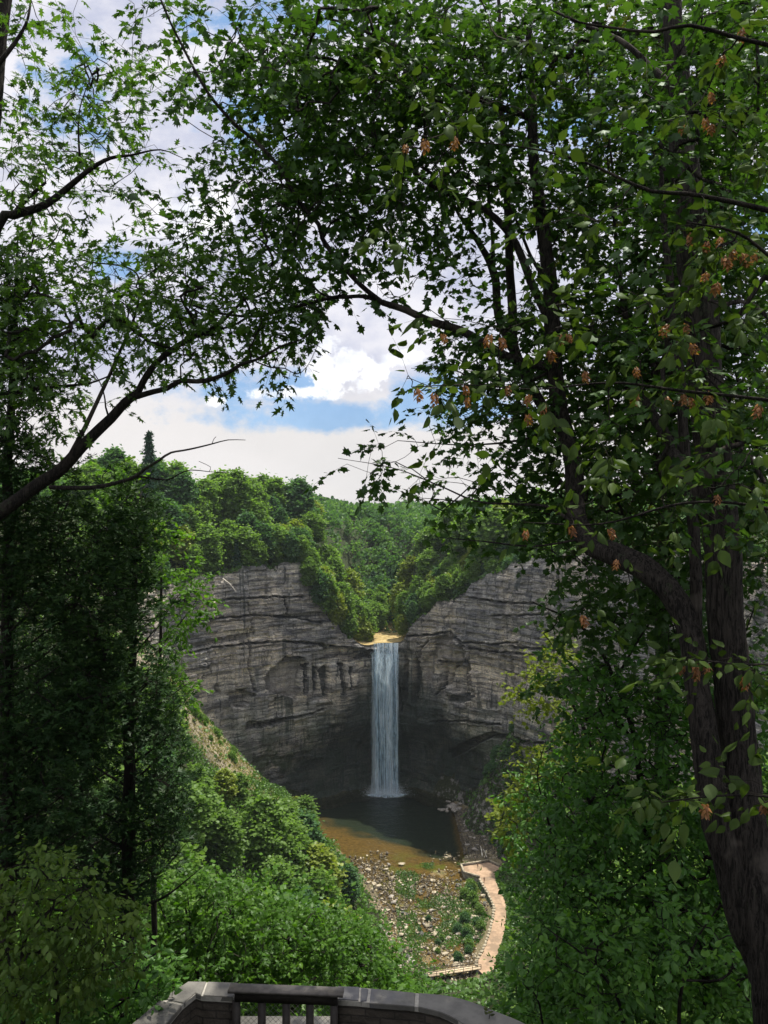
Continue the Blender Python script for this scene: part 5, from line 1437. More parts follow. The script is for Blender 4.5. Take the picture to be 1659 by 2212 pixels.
# ------------------------------------------------------------------ people on the platform and path
def person(x, y, z, rz, shirt, legs, skin, hair, label, stride=.18, arm=.1):
    r = empty('person', (*SG(x, y, z), z), rz); r.name = 'person'
    def skinned(name, verts, edges, rad, mat, parent):
        me = bpy.data.meshes.new(name); me.from_pydata(verts, edges, [])
        o = bpy.data.objects.new(name, me); COL.objects.link(o)
        md = o.modifiers.new('skin', 'SKIN')
        sk = me.skin_vertices[0].data if me.skin_vertices else None
        if sk is None:
            bm = bmesh.new(); bm.from_mesh(me); bm.verts.layers.skin.verify(); bm.to_mesh(me); bm.free(); sk = me.skin_vertices[0].data
        for i, q in enumerate(rad):
            sk[i].radius = (q, q) if not isinstance(q, tuple) else q
        sk[0].use_root = True
        sb = o.modifiers.new('sub', 'SUBSURF'); sb.levels = 1; sb.render_levels = 1
        dg = bpy.context.evaluated_depsgraph_get()
        m2_ = bpy.data.meshes.new_from_object(o.evaluated_get(dg))
        bpy.data.objects.remove(o)
        for p in m2_.polygons: p.use_smooth = True
        m2_.materials.clear(); m2_.materials.append(mat)
        o = bpy.data.objects.new(name, m2_); COL.objects.link(o); o.parent = parent
        return o
    V = [(0, 0, .98), (0, 0, 1.2), (0, 0, 1.40), (0, -.01, 1.52), (0, -.01, 1.62), (0, -.02, 1.72)]
    R = [(.13, .10), (.14, .10), (.15, .10), .055, (.075, .09), (.07, .085)]
    E = [(0, 1), (1, 2), (2, 3), (3, 4), (4, 5)]
    for s_ in (-1, 1):
        b0 = len(V); f = stride * s_
        V += [(s_ * .10, 0, .90), (s_ * .11, -f * .5, .50), (s_ * .11, -f + .03, .09), (s_ * .11, -f - .12, .04)]
        R += [.085, .06, .04, .04]; E += [(0, b0), (b0, b0 + 1), (b0 + 1, b0 + 2), (b0 + 2, b0 + 3)]
        b0 = len(V)
        V += [(s_ * .20, 0, 1.40), (s_ * .25, .03 + f * arm, 1.13), (s_ * .24, -.08 + f * arm, .88), (s_ * .24, -.10 + f * arm, .80)]
        R += [.055, .042, .030, (.035, .018)]; E += [(2, b0), (b0, b0 + 1), (b0 + 1, b0 + 2), (b0 + 2, b0 + 3)]
        h = b0 + 3
        for k_ in range(4):
            V.append((s_ * .24, -.13 + f * arm + .02 * k_, .72 + .006 * abs(k_ - 1.5))); R.append(.009); E.append((h, len(V) - 1))
        V.append((s_ * .22, -.15 + f * arm, .77)); R.append(.010); E.append((h, len(V) - 1))
    skinned('body', V, E, R, skin, r)
    skinned('shirt', [(0, 0, 1.0), (0, 0, 1.2), (0, 0, 1.40), (.19, 0, 1.40), (.235, .02, 1.22), (-.19, 0, 1.40), (-.235, .02, 1.22)], [(0, 1), (1, 2), (2, 3), (3, 4), (2, 5), (5, 6)],
            [(.155, .12), (.155, .115), (.165, .115), .07, .058, .07, .058], shirt, r)
    skinned('trousers', [(0, 0, .98), (.10, 0, .88), (.11, -stride * .5, .5), (.11, -stride + .03, .16), (-.10, 0, .88), (-.11, stride * .5, .5), (-.11, stride + .03, .16)],
            [(0, 1), (1, 2), (2, 3), (0, 4), (4, 5), (5, 6)], [(.15, .115), .10, .075, .058, .10, .075, .058], legs, r)
    skinned('hair', [(0, .01, 1.66), (0, .0, 1.75)], [(0, 1)], [(.085, .09), (.075, .09)], hair, r)
    tag(r, label, 'person')
    return r
def flat_mat(n, c_): return simple_noise_mat(n, tuple(.85 * x for x in c_), c_, 9, .9, .002)
skin_m = flat_mat('skin', (.45, .28, .2)); hair_m = flat_mat('dark_hair', (.03, .02, .015))
person(1032, 1874, ZP + .04, .4, flat_mat('navy_cloth', (.03, .035, .06)), flat_mat('dark_trousers', (.05, .035, .03)), skin_m, hair_m, 'person in dark clothes standing at the parapet in the middle of the platform', .05)
person(1046, 1905, ZP + .004, 2.8, flat_mat('brown_cloth', (.12, .06, .045)), flat_mat('rust_trousers', (.20, .06, .04)), skin_m, hair_m, 'person in reddish brown clothes walking on the path below the platform', .22)
person(1027, 1861, W + 1.0, 1.4, flat_mat('grey_cloth', (.10, .10, .11)), flat_mat('black_trousers', (.03, .03, .035)), skin_m, hair_m, 'person in grey top standing on the beach just beyond the parapet', .1)

# ------------------------------------------------------------------ the near stone wall and its railing
ZC = -4.8
def WG(x, y, z=ZC): return np.array(SG(x, y, z))
def wall(name_loc, outer, inner, slabs, label):
    r = empty('stone_wall', (*name_loc, ZC - 1.2))
    o_ = np.array([*name_loc])
    oc = np.array([WG(*p) for p in outer]); ic = np.array([WG(*p) for p in inner])
    # body, a little inside the coping
    cen_ = (oc + ic) / 2; hw = (oc - ic) / 2 * .90
    oo, iin = cen_ + hw, cen_ - hw
    V = []
    for z in (-3.2, -.055):
        for p in np.vstack([oo, iin[::-1]]): V.append([*(p - o_), z + 1.2])
    n_ = len(oo) * 2
    mbw = MB()
    mbw.add(V, [[i, (i + 1) % n_, n_ + (i + 1) % n_, n_ + i] for i in range(n_)])
    k2 = len(oo)
    mbw.add(V, [[n_ + i, n_ + i + 1, n_ + n_ - 2 - i, n_ + n_ - 1 - i] for i in range(k2 - 1)])
    mbw.build('masonry', M['wall'], r)
    mm = MB()
    V = []
    for z in (-.056, -.008):
        for p in np.vstack([cen_ + hw * 1.04, (cen_ - hw * 1.04)[::-1]]): V.append([*(p - o_), z + 1.2])
    mm.add(V, [[i, (i + 1) % n_, n_ + (i + 1) % n_, n_ + i] for i in range(n_)])
    mm.add(V, [[n_ + i, n_ + i + 1, n_ + n_ - 2 - i, n_ + n_ - 1 - i] for i in range(k2 - 1)])
    mm.build('mortar_bed', M['mortar'], r)
    for sl in slabs:
        P = np.array([WG(*p) for p in sl]) - o_
        c_ = P.mean(0); d_ = P - c_; P = c_ + d_ * (1 - .010 / np.linalg.norm(d_, axis=1, keepdims=True))
        bm = bmesh.new()
        vs = [bm.verts.new((*p, 1.2 - .052)) for p in P]
        f = bm.faces.new(vs); bm.normal_update()
        if f.normal.z > 0: f.normal_flip()
        g = bmesh.ops.extrude_face_region(bm, geom=[f])
        bmesh.ops.translate(bm, verts=[v for v in g['geom'] if isinstance(v, bmesh.types.BMVert)], vec=(0, 0, .052))
        bmesh.ops.recalc_face_normals(bm, faces=bm.faces)
        bmesh.ops.bevel(bm, geom=[e_ for e_ in bm.edges], offset=.005, segments=2, affect='EDGES')
        me = bpy.data.meshes.new('coping_slab'); bm.to_mesh(me); bm.free(); me.materials.append(M['coping'])
        o = bpy.data.objects.new('coping_slab', me); COL.objects.link(o); o.parent = r
        o.rotation_euler = (random.gauss(0, .004), random.gauss(0, .002), 0)
    tag(r, label, 'wall')
    return r
wall(WG(434, 2140), [(200, 2290), (283, 2212), (346, 2159), (406, 2119), (447, 2119.5), (515, 2122)], [(300, 2290), (361, 2212), (395, 2170), (424, 2146), (436, 2151), (505, 2155)],
     [[(200, 2290), (283, 2212), (345, 2160), (394, 2171), (361, 2212), (300, 2290)], [(347, 2158), (406, 2119), (447, 2119.5), (436, 2151), (424, 2146), (396, 2169)], [(448, 2119.5), (516, 2122), (506, 2155), (437, 2151)]],
     'stone wall with slate coping turning a corner at the left of the railing')
G_out = [(903, 2143), (967, 2149), (1019, 2162), (1070, 2182), (1128, 2206), (1200, 2245)]; G_in = [(901, 2174), (950, 2186), (985, 2203), (1015, 2226), (1050, 2256), (1090, 2300)]
def sml(P): return [tuple(p) for p in smooth_line([(*p, 0) for p in P], 14)[:, :2]]
Go, Gi = sml(G_out), sml(G_in)
nn_ = min(len(Go), len(Gi), 20)
rsmp = lambda A: [tuple(np.array([np.interp(t, np.linspace(0, 1, len(A)), np.array(A)[:, k_]) for k_ in (0, 1)])) for t in np.linspace(0, 1, nn_)]
Go, Gi = rsmp(Go), rsmp(Gi)
wall(WG(760, 2145), [(728, 2129), (778, 2131), (798, 2132.5), (850, 2138)] + Go, [(728, 2160), (776, 2163), (794, 2165), (848, 2170)] + Gi,
     [[(728, 2129), (778, 2131), (776, 2163), (728, 2160)], [(780, 2131.5), (797, 2134), (793, 2162), (778, 2163)], [(801, 2133), (900, 2143), (898, 2174), (797, 2166)], Go + Gi[::-1]],
     'stone wall with slate coping curving away on the right of the railing')
# railing
r = empty('railing', (-.96, 7.93, -5.9)); ro = np.array([-.96, 7.93, -5.9])
A = np.array([(495 - 829.5) / F * 7.96, 7.96, -4.715]); B = np.array([(742 - 829.5) / F * 7.89, 7.89, -4.715])
d = B - A; an = math.atan2(d[1], d[0]); L_ = np.linalg.norm(d)
mb_ = MB(); mb_.box((A + B) / 2 - ro, (L_, .13, .028), an); mb_.build('top_board', M['rail_top'], r)
mb_ = MB(); mb_.box((A + B) / 2 - ro + [0, 0, -.066], (L_ - .12, .055, .10), an); mb_.build('top_rail', M['rail_wood'], r)
mb_ = MB(); mb_.box((A + B) / 2 - ro + [0, 0, -1.0], (L_ - .12, .05, .08), an); mb_.build('bottom_rail', M['rail_wood'], r)
for xb in (511, 566, 619, 670, 722):
    t = (xb - 495) / 247; c_ = A + d * t
    mb_ = MB(); mb_.box(c_ - ro + [0, 0, -.60], (.072, .045, .97), an); mb_.build('baluster', M['rail_wood'], r)
mw = MB()
x0, x1 = .08, L_ - .08
e = d / L_
for k_ in np.arange(-1.0, L_ + 1, .055):
    for sg_ in (-1, 1):
        a0, a1 = (k_, k_ + sg_ * .95)
        p0 = A + e * a0 + [0, .05 + .004 * sg_, -.10]; p1 = A + e * a1 + [0, .05 + .004 * sg_, -1.05]
        t0 = 0; t1 = 1
        lo_, hi_ = x0, x1
        aa, bb_ = a0, a1
        if (aa < lo_ and bb_ < lo_) or (aa > hi_ and bb_ > hi_): continue
        f0 = (np.clip(aa, lo_, hi_) - aa) / (bb_ - aa); f1 = (np.clip(bb_, lo_, hi_) - aa) / (bb_ - aa)
        q0, q1 = p0 + (p1 - p0) * f0, p0 + (p1 - p0) * f1
        if np.linalg.norm(q1 - q0) < .02: continue
        mw.tube(np.array([q0, q1]) - ro, [.0018, .0018], 3)
mw.build('wire_mesh', M['wire'], r)
tag(r, 'dark wooden railing with a flat top board and wire mesh between the walls', 'railing')
sill = empty('stone_sill', (-.96, 8.2, -6.0))
mb_ = MB(); mb_.box((0, .08, .31), (1.16, .40, .62), 0); mb_.build('sill_masonry', M['wall'], sill)
mb_ = MB(); mb_.box((0, .08, .645), (1.18, .44, .05), 0); mb_.build('sill_slab', M['coping'], sill)
tag(sill, 'low pale stone sill seen through the railing balusters', 'sill')
# weed on the coping and the leafy shoot behind the wall
for i, (x, y, Y, n_, sz_, lab, lm, hh) in enumerate([(1056, 2200, 7.62, 9, .05, 'small dark weed growing on the curved coping of the right wall', 'olive_leaf', .10),
                                   (510, 2150, 8.7, 16, .085, 'pale green leafy shoot rising behind the left wall by the railing', 'bright_leaf', .34)]):
    base = S(x, y, Y)
    if i == 1: base[2] -= .25
    rr2 = np.random.default_rng(200 + i)
    root = empty('weed' if i == 0 else 'leafy_shoot', tuple(base))
    mb_ = MB(); mb_.tube(np.array([[0, 0, -.02], [.01, 0, hh * .5], [-.01, 0.01, hh + .12 * i]]), [.004, .003, .0015], 5); mb_.build('stem', M['bark_dark'], root)
    k_ = np.arange(n_); hz = hh * (.3 + .9 * k_ / n_)
    an_ = k_ * 2.2
    V, Fc = instance(OVATE, np.c_[np.cos(an_) * .01, np.sin(an_) * .01, hz], np.c_[np.cos(an_), np.sin(an_), np.full(n_, .25)], np.tile([0, -.3, 1.0], (n_, 1)), sz_ * rr2.uniform(.7, 1.2, n_), rr2)
    mesh_obj('leaves', V, Fc, M[lm], root, np.repeat(rr2.random(n_), len(OVATE[1])))
    tag(root, lab, 'weed' if i == 0 else 'plant')

# ------------------------------------------------------------------ woods on the slopes and the plateau
PR = {
 'round': [proto_tree('broadleaf_tree', 16, 4.2, 1.0, 95, 80, .62, 'far_green', 301), proto_tree('broadleaf_tree', 17, 3.9, 1.5, 100, 80, .56, 'far_green', 302), proto_tree('broadleaf_tree', 15, 4.6, 1.0, 110, 75, .60, 'far_green', 312),
           proto_tree('broadleaf_tree', 17, 4.4, 1.0, 70, 90, .66, 'far_green', 314)],
 'dark': [proto_tree('broadleaf_tree', 16, 4.2, 1.0, 90, 80, .62, 'far_dark', 303), proto_tree('broadleaf_tree', 17, 3.8, 2, 90, 80, .58, 'far_dark', 313)],
 'yellow': [proto_tree('broadleaf_tree', 14, 3.8, 1.0, 80, 80, .56, 'far_yellow', 304)],
 'pine': [proto_tree('conifer', 18, 3.6, 1.5, 110, 60, .55, 'far_pine', 305, 'cone', SIMPLE)],
 'shrub': [proto_tree('shrub', 4.2, 3.0, .0, 34, 80, .42, 'far_green', 306, 'dome'), proto_tree('shrub', 4.0, 3.0, .0, 34, 80, .42, 'far_dark', 307, 'dome')],
 'near': [proto_tree('broadleaf_tree', 14, 4.6, 1.5, 80, 300, .26, 'far_green', 308, tmpl=SIMPLE), proto_tree('broadleaf_tree', 13, 4.4, 1.5, 76, 300, .26, 'bright_leaf', 309, tmpl=SIMPLE)],
}
used = set()
def plant(kind, X, Y, z, H, label, cat, group, rz=None, fat=1.0, idx=None):
    L_ = PR[kind]; p = L_[(int(abs(X * 7 + Y * 3)) if idx is None else idx) % len(L_)]
    base_h = {'round': 15.5, 'dark': 15, 'yellow': 14, 'pine': 18, 'shrub': 4.1, 'near': 13.5}[kind]
    s_ = H / base_h
    if p.name not in used: used.add(p.name); o = p
    else: o = copy_tree(p)
    o.location = (X, Y, z); o.rotation_euler = (0, 0, random.uniform(0, 6.28) if rz is None else rz)
    o.scale = (s_ * fat, s_ * fat, s_)
    tag(o, label, cat, group)
    return o
KEEP = [(405, 1512), (440, 1545), (500, 1622), (528, 1672), (560, 1682), (640, 1706), (690, 1738), (690, 1795), (730, 1805), (740, 1865), (776, 1890), (808, 1965), (818, 2050), (830, 2100), (915, 2128), (1040, 2128), (1040, 2180), (1070, 2120),
        (1065, 2060), (1100, 1990), (1095, 1960), (1065, 1900), (1075, 1830), (1060, 1760), (1120, 1680), (1130, 1600), (1180, 1500), (1120, 1370), (1180, 1300), (1180, 1215), (1060, 1245), (900, 1340), (800, 1392), (700, 1300), (650, 1212), (470, 1240), (370, 1280), (370, 1450)]
def blocks(X, Y, z, H, R, frac=.12):
    a = np.linspace(0, 6.28, 14, endpoint=False)
    px_ = 829.5 + (X + np.cos(a) * R * .8) / Y * F; py_ = 1106 - (z + H * .55 + np.sin(a) * H * .42) / Y * F
    return inpoly(px_, py_, KEEP).mean() > frac
rt = np.random.default_rng(400)
# 1. the left bank, from the wall down to the pool
pts_ = []
tries = 0
words = {'round': 'round-crowned green', 'dark': 'dark blue-green', 'yellow': 'yellowish green', 'near': 'leafy mid green', 'pine': 'pointed dark conifer', 'shrub': 'low green'}
while len(pts_) < 104 and tries < 30000:
    tries += 1
    Y_ = 40 + 285 * rt.random() ** .9; x = rt.uniform(330, 905) if rt.random() < .93 else rt.uniform(120, 330); X_ = (x - 829.5) / F * Y_
    if X_ > float(bL(Y_)) - 2.0 or (X_ < -44 and 228 < Y_ < 290): continue
    z = gz1(X_, Y_)
    if z > -9: continue
    H = rt.uniform(11, 17)
    R = H * .38
    if blocks(X_, Y_, z, H, R * 1.2, .08):
        H *= .6; R = H * .40
        if blocks(X_, Y_, z, H, R * 1.2, .08): continue
    if any((X_ - a) ** 2 + (Y_ - b_) ** 2 < (4.6 if H > 9 else 3.4) ** 2 for a, b_ in pts_): continue
    pts_.append((X_, Y_))
    kd = 'near' if Y_ < 95 else rt.choice(['round', 'dark', 'yellow'], p=[.72, .16, .12])
    if H < 6.0 and Y_ > 95: kd = 'shrub' ; H = min(H, 5)
    zone = 'on the slope below the wall' if Y_ < 95 else ('on the left stream bank' if Y_ < 225 else 'left of the brown pool')
    plant(kd, X_, Y_, z - .3, H, f'{words[kd]} {"shrub" if kd == "shrub" else "tree"} {zone}', 'shrub' if kd == 'shrub' else 'tree', f'{words[kd]} growth {zone}', fat=1.45)
n1 = len(pts_)
# 2. the rim, the notch and the plateau woods
PX0, PY0 = PX, PY
pts_ = []; tries = 0
while len(pts_) < 150 and tries < 40000:
    tries += 1
    i = rt.uniform(8, len(si) - 1); t = 1.0 + 60 * rt.random() ** 1.6
    X_, Y_, z = (float(np.squeeze(q)) for q in plateau_pt(np.array([i]), np.array([t])))
    x = 829.5 + F * X_ / Y_
    if x < 185 or x > 1190: continue
    r0 = float(np.interp(i, np.arange(len(si)), rim_s))
    notch = r0 < -30
    if r0 < -57.5 and t < 30: continue
    if notch and r0 > -57 and t < 2.0: t = 2.0
    if any((X_ - a) ** 2 + (Y_ - b_) ** 2 < ((4.4 if t < 20 else 7.0) + .0 * i) ** 2 for a, b_ in pts_): continue
    H = rt.uniform(9, 13) if t < 5 else (rt.uniform(12, 17) if t < 25 else rt.uniform(16, 22))
    if notch: H = rt.uniform(7, 11) if t < 25 else rt.uniform(11, 17)
    if x > 900 and t < 12 and not notch: H *= .45
    kd = rt.choice(['round', 'dark', 'yellow', 'pine'], p=[.62, .27, .06, .05]); H *= rt.uniform(.75, 1.25)
    if notch: kd = rt.choice(['round', 'yellow', 'dark'], p=[.62, .26, .12])
    if notch and r0 < -50 and X_ < 0 and t < 14: kd = 'yellow' if rt.random() < .5 else 'round'
    if x > 900 and t < 8 and not notch: kd = 'shrub'; H = rt.uniform(3, 5)
    pts_.append((X_, Y_))
    side = 'left' if X_ < 0 else 'right'
    if notch: zone = f'in the notch {side} of the falls'
    elif t < 20: zone = f'along the {side} cliff rim'
    else: zone = f'in the forest behind the {side} cliff'
    noun = 'shrub' if kd == 'shrub' else ('' if kd == 'pine' else 'tree')
    plant(kd, X_, Y_, z - .4, H, f'{words[kd]} {noun} {zone}'.replace('  ', ' '), 'shrub' if kd == 'shrub' else 'tree', f'{words[kd]} {noun}s {zone}'.replace('  ', ' '), fat=rt.uniform(1.2, 1.6) if kd != 'pine' else 1.0)
# trees crowding both sides of the lip and the dark ones that close the gorge behind it
for (x_, y_, Y_, H, kd) in [(668, 1262, 352, 12, 'round'), (690, 1300, 354, 13, 'dark'), (705, 1318, 357, 15, 'round'), (725, 1345, 360, 15, 'yellow'), (738, 1352, 366, 18, 'round'), (752, 1372, 364, 13, 'round'), (762, 1368, 372, 18, 'round'),
                            (775, 1382, 370, 13, 'yellow'), (788, 1378, 378, 16, 'round'), (796, 1384, 372, 8, 'yellow'), (720, 1300, 380, 20, 'round'), (755, 1320, 392, 20, 'yellow'),
                            (868, 1368, 374, 9, 'yellow'), (876, 1352, 380, 15, 'round'), (893, 1345, 372, 12, 'dark'), (905, 1325, 384, 17, 'round'), (925, 1318, 372, 12, 'round'), (945, 1300, 380, 15, 'dark'), (962, 1300, 362, 9, 'round'), (985, 1275, 366, 11, 'round'),
                            (862, 1330, 398, 16, 'yellow'), (812, 1352, 418, 13, 'dark'), (836, 1345, 424, 15, 'dark'), (850, 1335, 432, 18, 'dark'), (822, 1330, 440, 20, 'dark'), (842, 1310, 455, 22, 'pine'), (806, 1310, 445, 20, 'pine'), (866, 1300, 450, 20, 'dark'), (830, 1290, 470, 24, 'dark')]:
    X_ = (x_ - 829.5) / F * Y_; z = (1106 - y_) / F * Y_
    side = 'left' if x_ < 829 else 'right'
    zone = f'crowding the {side} side of the waterfall lip' if Y_ < 400 else 'closing the shaded gorge behind the waterfall lip'
    plant(kd, X_, Y_, z - 1.0, H, f'{words[kd]} {"" if kd == "pine" else "tree"} {zone}'.replace('  ', ' '), 'tree', 'trees ' + zone, fat=1.15)
# a bleached dead trunk hanging from the left rim
A = S(481, 1250, 322); B = S(510, 1278, 320)
mb_ = MB(); mb_.tube(np.array([A, (A + B) / 2 + [.3, 0, .4], B]) - B, [.30, .22, .08], 7); mb_.tube(np.array([(A + B) / 2, (A + B) / 2 + [1.6, 0, .9]]) - B, [.1, .04], 5)
o = mb_.build('dead_trunk', M['log'], None, True); o.location = tuple(B); tag(o, 'bleached dead trunk hanging over the left cliff rim', 'dead tree')
# the pine that stands above the skyline
plant('pine', (322 - 829.5) / F * 330, 330, -2.0, 34, 'lone tall conifer standing above the skyline left of the cliff', 'tree', None, rz=.3, fat=.75)
print('trees', n1, len(pts_))
# 3. river-bank shrubs between the gravel and the path
for k_ in range(26):
    if k_ < 13: y_ = 1912 + k_ * 8.5; x_ = rt.uniform(1000, 1000 + min(44, 14 + k_ * 4)); H = rt.uniform(1.6, 2.8)
    elif k_ < 21: y_ = 2010 + (k_ - 13) * 9; x_ = rt.uniform(985, 1026 - (k_ - 13) * 2); H = rt.uniform(1.2, 2.2)
    else: y_ = rt.uniform(1930, 2070); x_ = rt.uniform(900, 970); H = rt.uniform(.9, 1.5)
    X_, Y_ = SG(x_, y_, W + .4)
    zone = 'between the stream and the gravel path' if k_ < 21 else 'on the green gravel islet in the stream'
    plant('shrub', X_, Y_, W + .2, H, f'leafy shrub {zone}', 'shrub', f'leafy shrubs {zone}', fat=1.1)
# 4. slope behind the right-hand bushes
for k_ in range(18):
    Y_ = rt.uniform(22, 75); x_ = rt.uniform(1130, 1700); X_ = (x_ - 829.5) / F * Y_; z = gz1(X_, Y_)
    top_y = np.interp(x_, [1100, 1200, 1300, 1700], [1750, 1500, 1320, 1150])
    H = min(14, (1106 - top_y) / F * Y_ - z)
    if H < 3 or x_ - H * .40 / Y_ * F < edge_x(max(700, 1106 - (z + H * .6) / Y_ * F)) + 25: continue
    plant('near', X_, Y_, z - .3, H, 'leafy tree on the slope behind the right-hand bushes', 'tree', 'trees on the slope behind the right-hand bushes', fat=1.15)
# 5. far woods right, behind the trunk
for k_ in range(10):
    Y_ = rt.uniform(110, 220); x_ = rt.uniform(1250, 1720); X_ = (x_ - 829.5) / F * Y_; z = gz1(X_, Y_)
    plant('round', X_, Y_, z - .3, rt.uniform(11, 16), 'round-crowned green tree on the far right slope', 'tree', 'trees on the far right slope')
# 6. small shrubs on the talus and the spur
for k_ in range(40):
    if k_ < 28: Y_ = rt.uniform(292, 345); X_ = float(bR(Y_)) + rt.uniform(1, 14); zone = 'on the talus slope right of the pool'; H = rt.uniform(1.5, 3.6)
    else:
        X_ = rt.uniform(-66, -42); Y_ = rt.uniform(250, 268); zone = 'on the sunlit spur under the left cliff'; H = rt.uniform(1.2, 3.0)
    z = gz1(X_, Y_)
    plant('shrub', X_, Y_, z - .2, H, f'low green shrub {zone}', 'shrub', f'shrubs {zone}', idx=1 if k_ < 28 else 0)

# ground cover
def cover(name, label, X, Y, Z, sz, mat, r, tmpl=BLOB, up=1.0):
    n = len(X)
    P = np.c_[X, Y, Z]
    yd = r.normal(0, 1, (n, 3)) * [1, 1, .3] + [0, 0, .45 * up]
    nd = r.normal(0, .5, (n, 3)) + [0, -.2, .8]
    V, Fc = instance(tmpl, P, yd, nd, sz, r)
    t = np.clip(.5 + fbm(X * .25, Y * .25, 5) * .8 + r.normal(0, .12, n), 0, 1)
    o = mesh_obj(name, V, Fc, M[mat], None, np.repeat(t, len(tmpl[1])))
    tag(o, label, 'plants', kind='stuff')
ru = np.random.default_rng(500)
n = 110000
Y = 9.5 + 330 * ru.random(n) ** 1.5; X = ru.uniform(-.46, .46, n) * Y
Z = ground_z(X, Y)
ok = (Z > W + .4) & (Z < -6.2) & ~((Y > 236) & (X < -44) & (X > -74) & (ru.random(n) < .68))
ok &= ~((Y > 285) & (X > 25) & (fbm(X * .12, Y * .12, 8) + fbm(X * .6, Y * .6, 9) * .6 > .45))
X, Y, Z = X[ok], Y[ok], Z[ok]
cover('undergrowth', 'low green undergrowth covering the gorge slopes', X, Y, Z, np.clip(Y * .0042, .10, .9) * ru.uniform(.6, 1.5, len(X)), 'undergrowth', ru)
def mounds(name, label, X, Y, Z, R, per, size, mat, r):
    n = len(X)
    d = r.normal(0, 1, (n, per, 3)); d[..., 2] = np.abs(d[..., 2]); d = nrm(d)
    lump = (.75 + .35 * r.random((n, per, 1)))
    P = np.stack([X, Y, Z], -1)[:, None] + d * R[:, None, None] * np.array([1, 1, 1.05]) * lump
    sz = np.repeat(size, per) * r.uniform(.6, 1.4, n * per)
    V, Fc = instance(BLOB, P.reshape(-1, 3), nrm(d.reshape(-1, 3) + r.normal(0, .6, (n * per, 3)) + [0, 0, -.2]), d.reshape(-1, 3) * .7 + r.normal(0, .5, (n * per, 3)) + [0, 0, .6], sz, r)
    t = np.clip(np.repeat(r.uniform(.1, .9, n), per) + r.normal(0, .15, n * per), 0, 1)
    o = mesh_obj(name, V, Fc, M[mat], None, np.repeat(t, len(BLOB[1])))
    tag(o, label, 'plants', kind='stuff')
n = 2600
Y = 55 + 270 * ru.random(n) ** .9; X = (ru.uniform(300, 900, n) - 829.5) / F * Y; Z = ground_z(X, Y)
R = ru.uniform(1.2, 3.0, n)
pxm = 829.5 + F * (X + R * .7) / Y; pym = 1106 - F * (Z + R) / Y
ok = (X < bL(Y) - 2) & ~inpoly(pxm, pym, KEEP) & ~((X < -43) & (Y > 236) & (Y < 290)) & ~inpoly(pxm - F * R * .7 / Y, pym, KEEP)
X, Y, Z, R = X[ok], Y[ok], Z[ok], R[ok]
mounds('thicket', 'leafy thicket filling the wooded slope between the trees left of the stream', X, Y, Z, R, 60, .20 + Y * .0010, 'undergrowth', ru)
n = 3000
i = ru.uniform(len(si) * .18, len(si) * .86, n); t = 45 + 340 * ru.random(n) ** 1.1
X, Y, Z = plateau_pt(i, t)
mounds('distant_woods', 'far-off treetops of the plateau forest reading as one green mass', X, Y, Z + 2 + 5 * vnoise(X * .06, Y * .06, 8), ru.uniform(3.5, 8.5, n), 90, .9 + t * .0045, 'canopy_mass', ru)
n = 900
i = ru.uniform(6, len(si) - 1, n); t = 1 + 50 * ru.random(n)
X, Y, Z = plateau_pt(i, t); r0 = np.interp(i, np.arange(len(si)), rim_s)
ok = ~((r0 < -57.5) & (t < 26)); X, Y, Z = X[ok], Y[ok], Z[ok]
mounds('rim_thicket', 'bushy growth hanging over the cliff rims and lining the notch', X, Y, Z, ru.uniform(1.2, 3.0, len(X)), 60, np.full(len(X), .55), 'canopy_mass', ru)
n = 12000
X = ru.uniform(24, 60, n); Y = ru.uniform(292, 352, n); Z = ground_z(X, Y)
ok = (Z > W + .8) & (X > bR(Y) + .5) & (fbm(X * .15, Y * .15, 8) + fbm(X * .6, Y * .6, 9) * .5 < .38)
cover('talus_plants', 'green plants growing over the steep talus right of the pool', X[ok], Y[ok], Z[ok], ru.uniform(.5, 1.2, ok.sum()), 'undergrowth', ru)
n = 9000
X = ru.uniform(-72, -36, n); Y = ru.uniform(238, 285, n); Z = ground_z(X, Y)
cover('dry_grass', 'dry yellow grass tufts over the sunlit spur', X, Y, Z, ru.uniform(.4, .9, n), 'straw', ru, SIMPLE, 2.0)
n = 30000
Y = ru.uniform(214, 290, n); X = ru.uniform(4, 33, n)
g_ = fbm(X * .13, Y * .10, 77) + .9 * smst(1.5, -4, np.abs(X - 18) - 3) * smst(225, 240, Y) * smst(275, 262, Y) * .5
ok = (X < path_edge(Y) - .5) & (g_ > .10 + ru.normal(0, .06, n))
X, Y = X[ok], Y[ok]; Z = np.maximum(bed_z(X, Y), WL)
cover('bank_plants', 'patches of low green plants growing on the gravel bars', X, Y, Z, ru.uniform(.3, .8, len(X)), 'undergrowth', ru, SIMPLE)
n = 5000
k_ = ru.integers(0, npth, n); off = 11 * ru.random(n) ** 1.2 + .3
dn_ = nrm(Ra - La)[k_]
P_ = Ra[k_] + dn_ * off[:, None]
cover('path_side_plants', 'green plants growing on the bank between the gravel path and the hillside', P_[:, 0], P_[:, 1], ZP - .05 + np.maximum(0, off - 3) * .5, ru.uniform(.3, .9, n), 'undergrowth', ru)
n = 14000
i = ru.uniform(6, len(si) - 1, n); t = 90 * ru.random(n) ** 2.2
X, Y, Z = plateau_pt(i, t)
r0 = np.interp(i, np.arange(len(si)), rim_s)
ok = ~((r0 < -57.5) & (t < 24))
cover('rim_undergrowth', 'dense undergrowth along the cliff rims and in the notch', X[ok], Y[ok], Z[ok] - .1, ru.uniform(.8, 1.7, ok.sum()), 'undergrowth', ru)

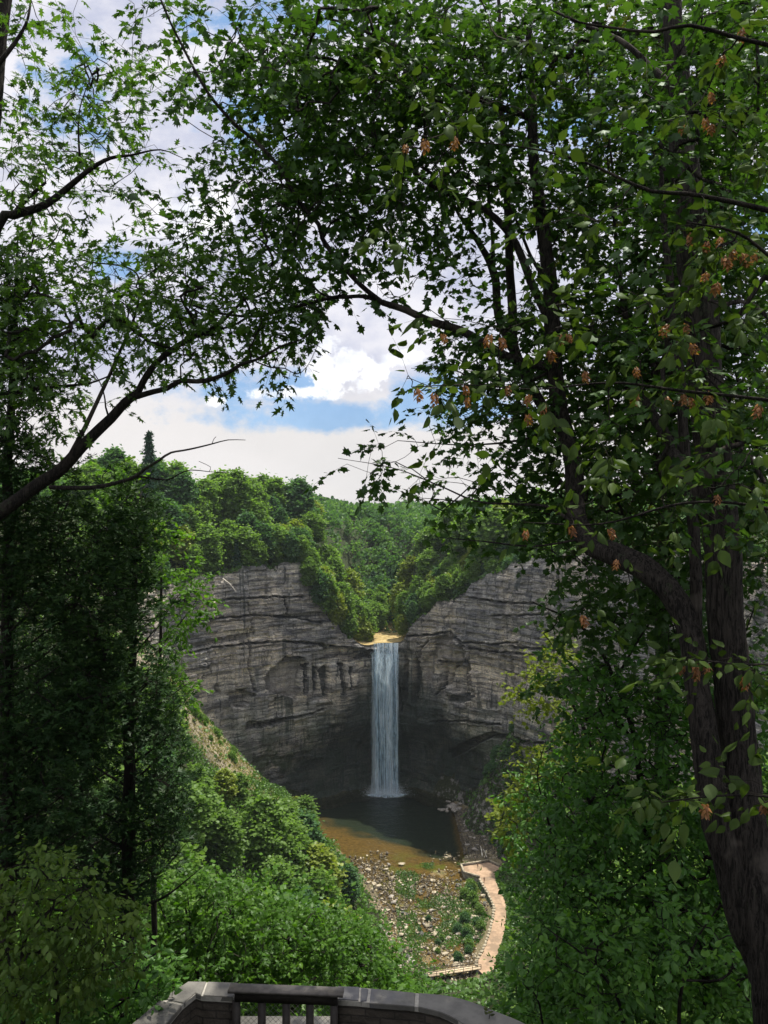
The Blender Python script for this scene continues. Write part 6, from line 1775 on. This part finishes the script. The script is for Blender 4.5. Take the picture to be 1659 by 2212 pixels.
# ------------------------------------------------------------------ labels: tell look-alikes apart by their place in the row
words_n = ['first', 'second', 'third', 'fourth', 'fifth', 'sixth', 'seventh', 'eighth', 'ninth', 'tenth', 'eleventh', 'twelfth', 'thirteenth', 'fourteenth', 'fifteenth', 'sixteenth', 'seventeenth', 'eighteenth',
           'nineteenth', 'twentieth']
bpy.context.view_layer.update()
def split_labels(adjust):
    by = {}
    for o in bpy.data.objects:
        if o.parent is None and 'label' in o.keys() and o.get('kind') is None: by.setdefault(o['label'], []).append(o)
    for lab, L in by.items():
        if len(L) > 1: adjust(lab, L)
def by_place(lab, L):
    L.sort(key=lambda o: o.location.y)
    n_ = len(L)
    if n_ < 7: return
    for k_, o in enumerate(L):
        w_ = 'nearer' if k_ < n_ / 3 else ('middle-distance' if k_ < 2 * n_ / 3 else 'farther')
        o['label'] = w_ + ' ' + lab
def by_size(lab, L):
    if len(L) < 4: return
    L.sort(key=lambda o: o.scale.z)
    for k_, o in enumerate(L):
        w_ = 'smaller' if k_ < len(L) / 2 else 'larger'
        o['label'] = w_ + ' ' + lab
def by_row(lab, L):
    L.sort(key=lambda o: o.location.x / o.location.y)
    if len(L) > 20: return
    for k_, o in enumerate(L):
        t_ = f', {words_n[k_]} from left'
        if len((lab + t_).split()) <= 16: o['label'] = lab + t_
split_labels(by_place); split_labels(by_size); split_labels(by_row)

# ------------------------------------------------------------------ air: one even box of pale haze
HAZE = 0.00005
hz_ = MB(); hz_.box((0, 600, -35), (2600, 1800, 220))
m = bpy.data.materials.new('haze_air'); m.use_nodes = True
m.node_tree.nodes.clear(); nt = NT(m.node_tree)
pv = nt.node('ShaderNodeVolumePrincipled')
pv.inputs['Color'].default_value = (0.80, 0.90, 1.0, 1)
pv.inputs['Density'].default_value = HAZE
pv.inputs['Anisotropy'].default_value = 0.2
oo_ = nt.node('ShaderNodeOutputMaterial'); nt.l.new(pv.outputs[0], oo_.inputs['Volume'])
tag(hz_.build('haze', m), 'thin pale haze filling the gorge', 'haze', kind='stuff')
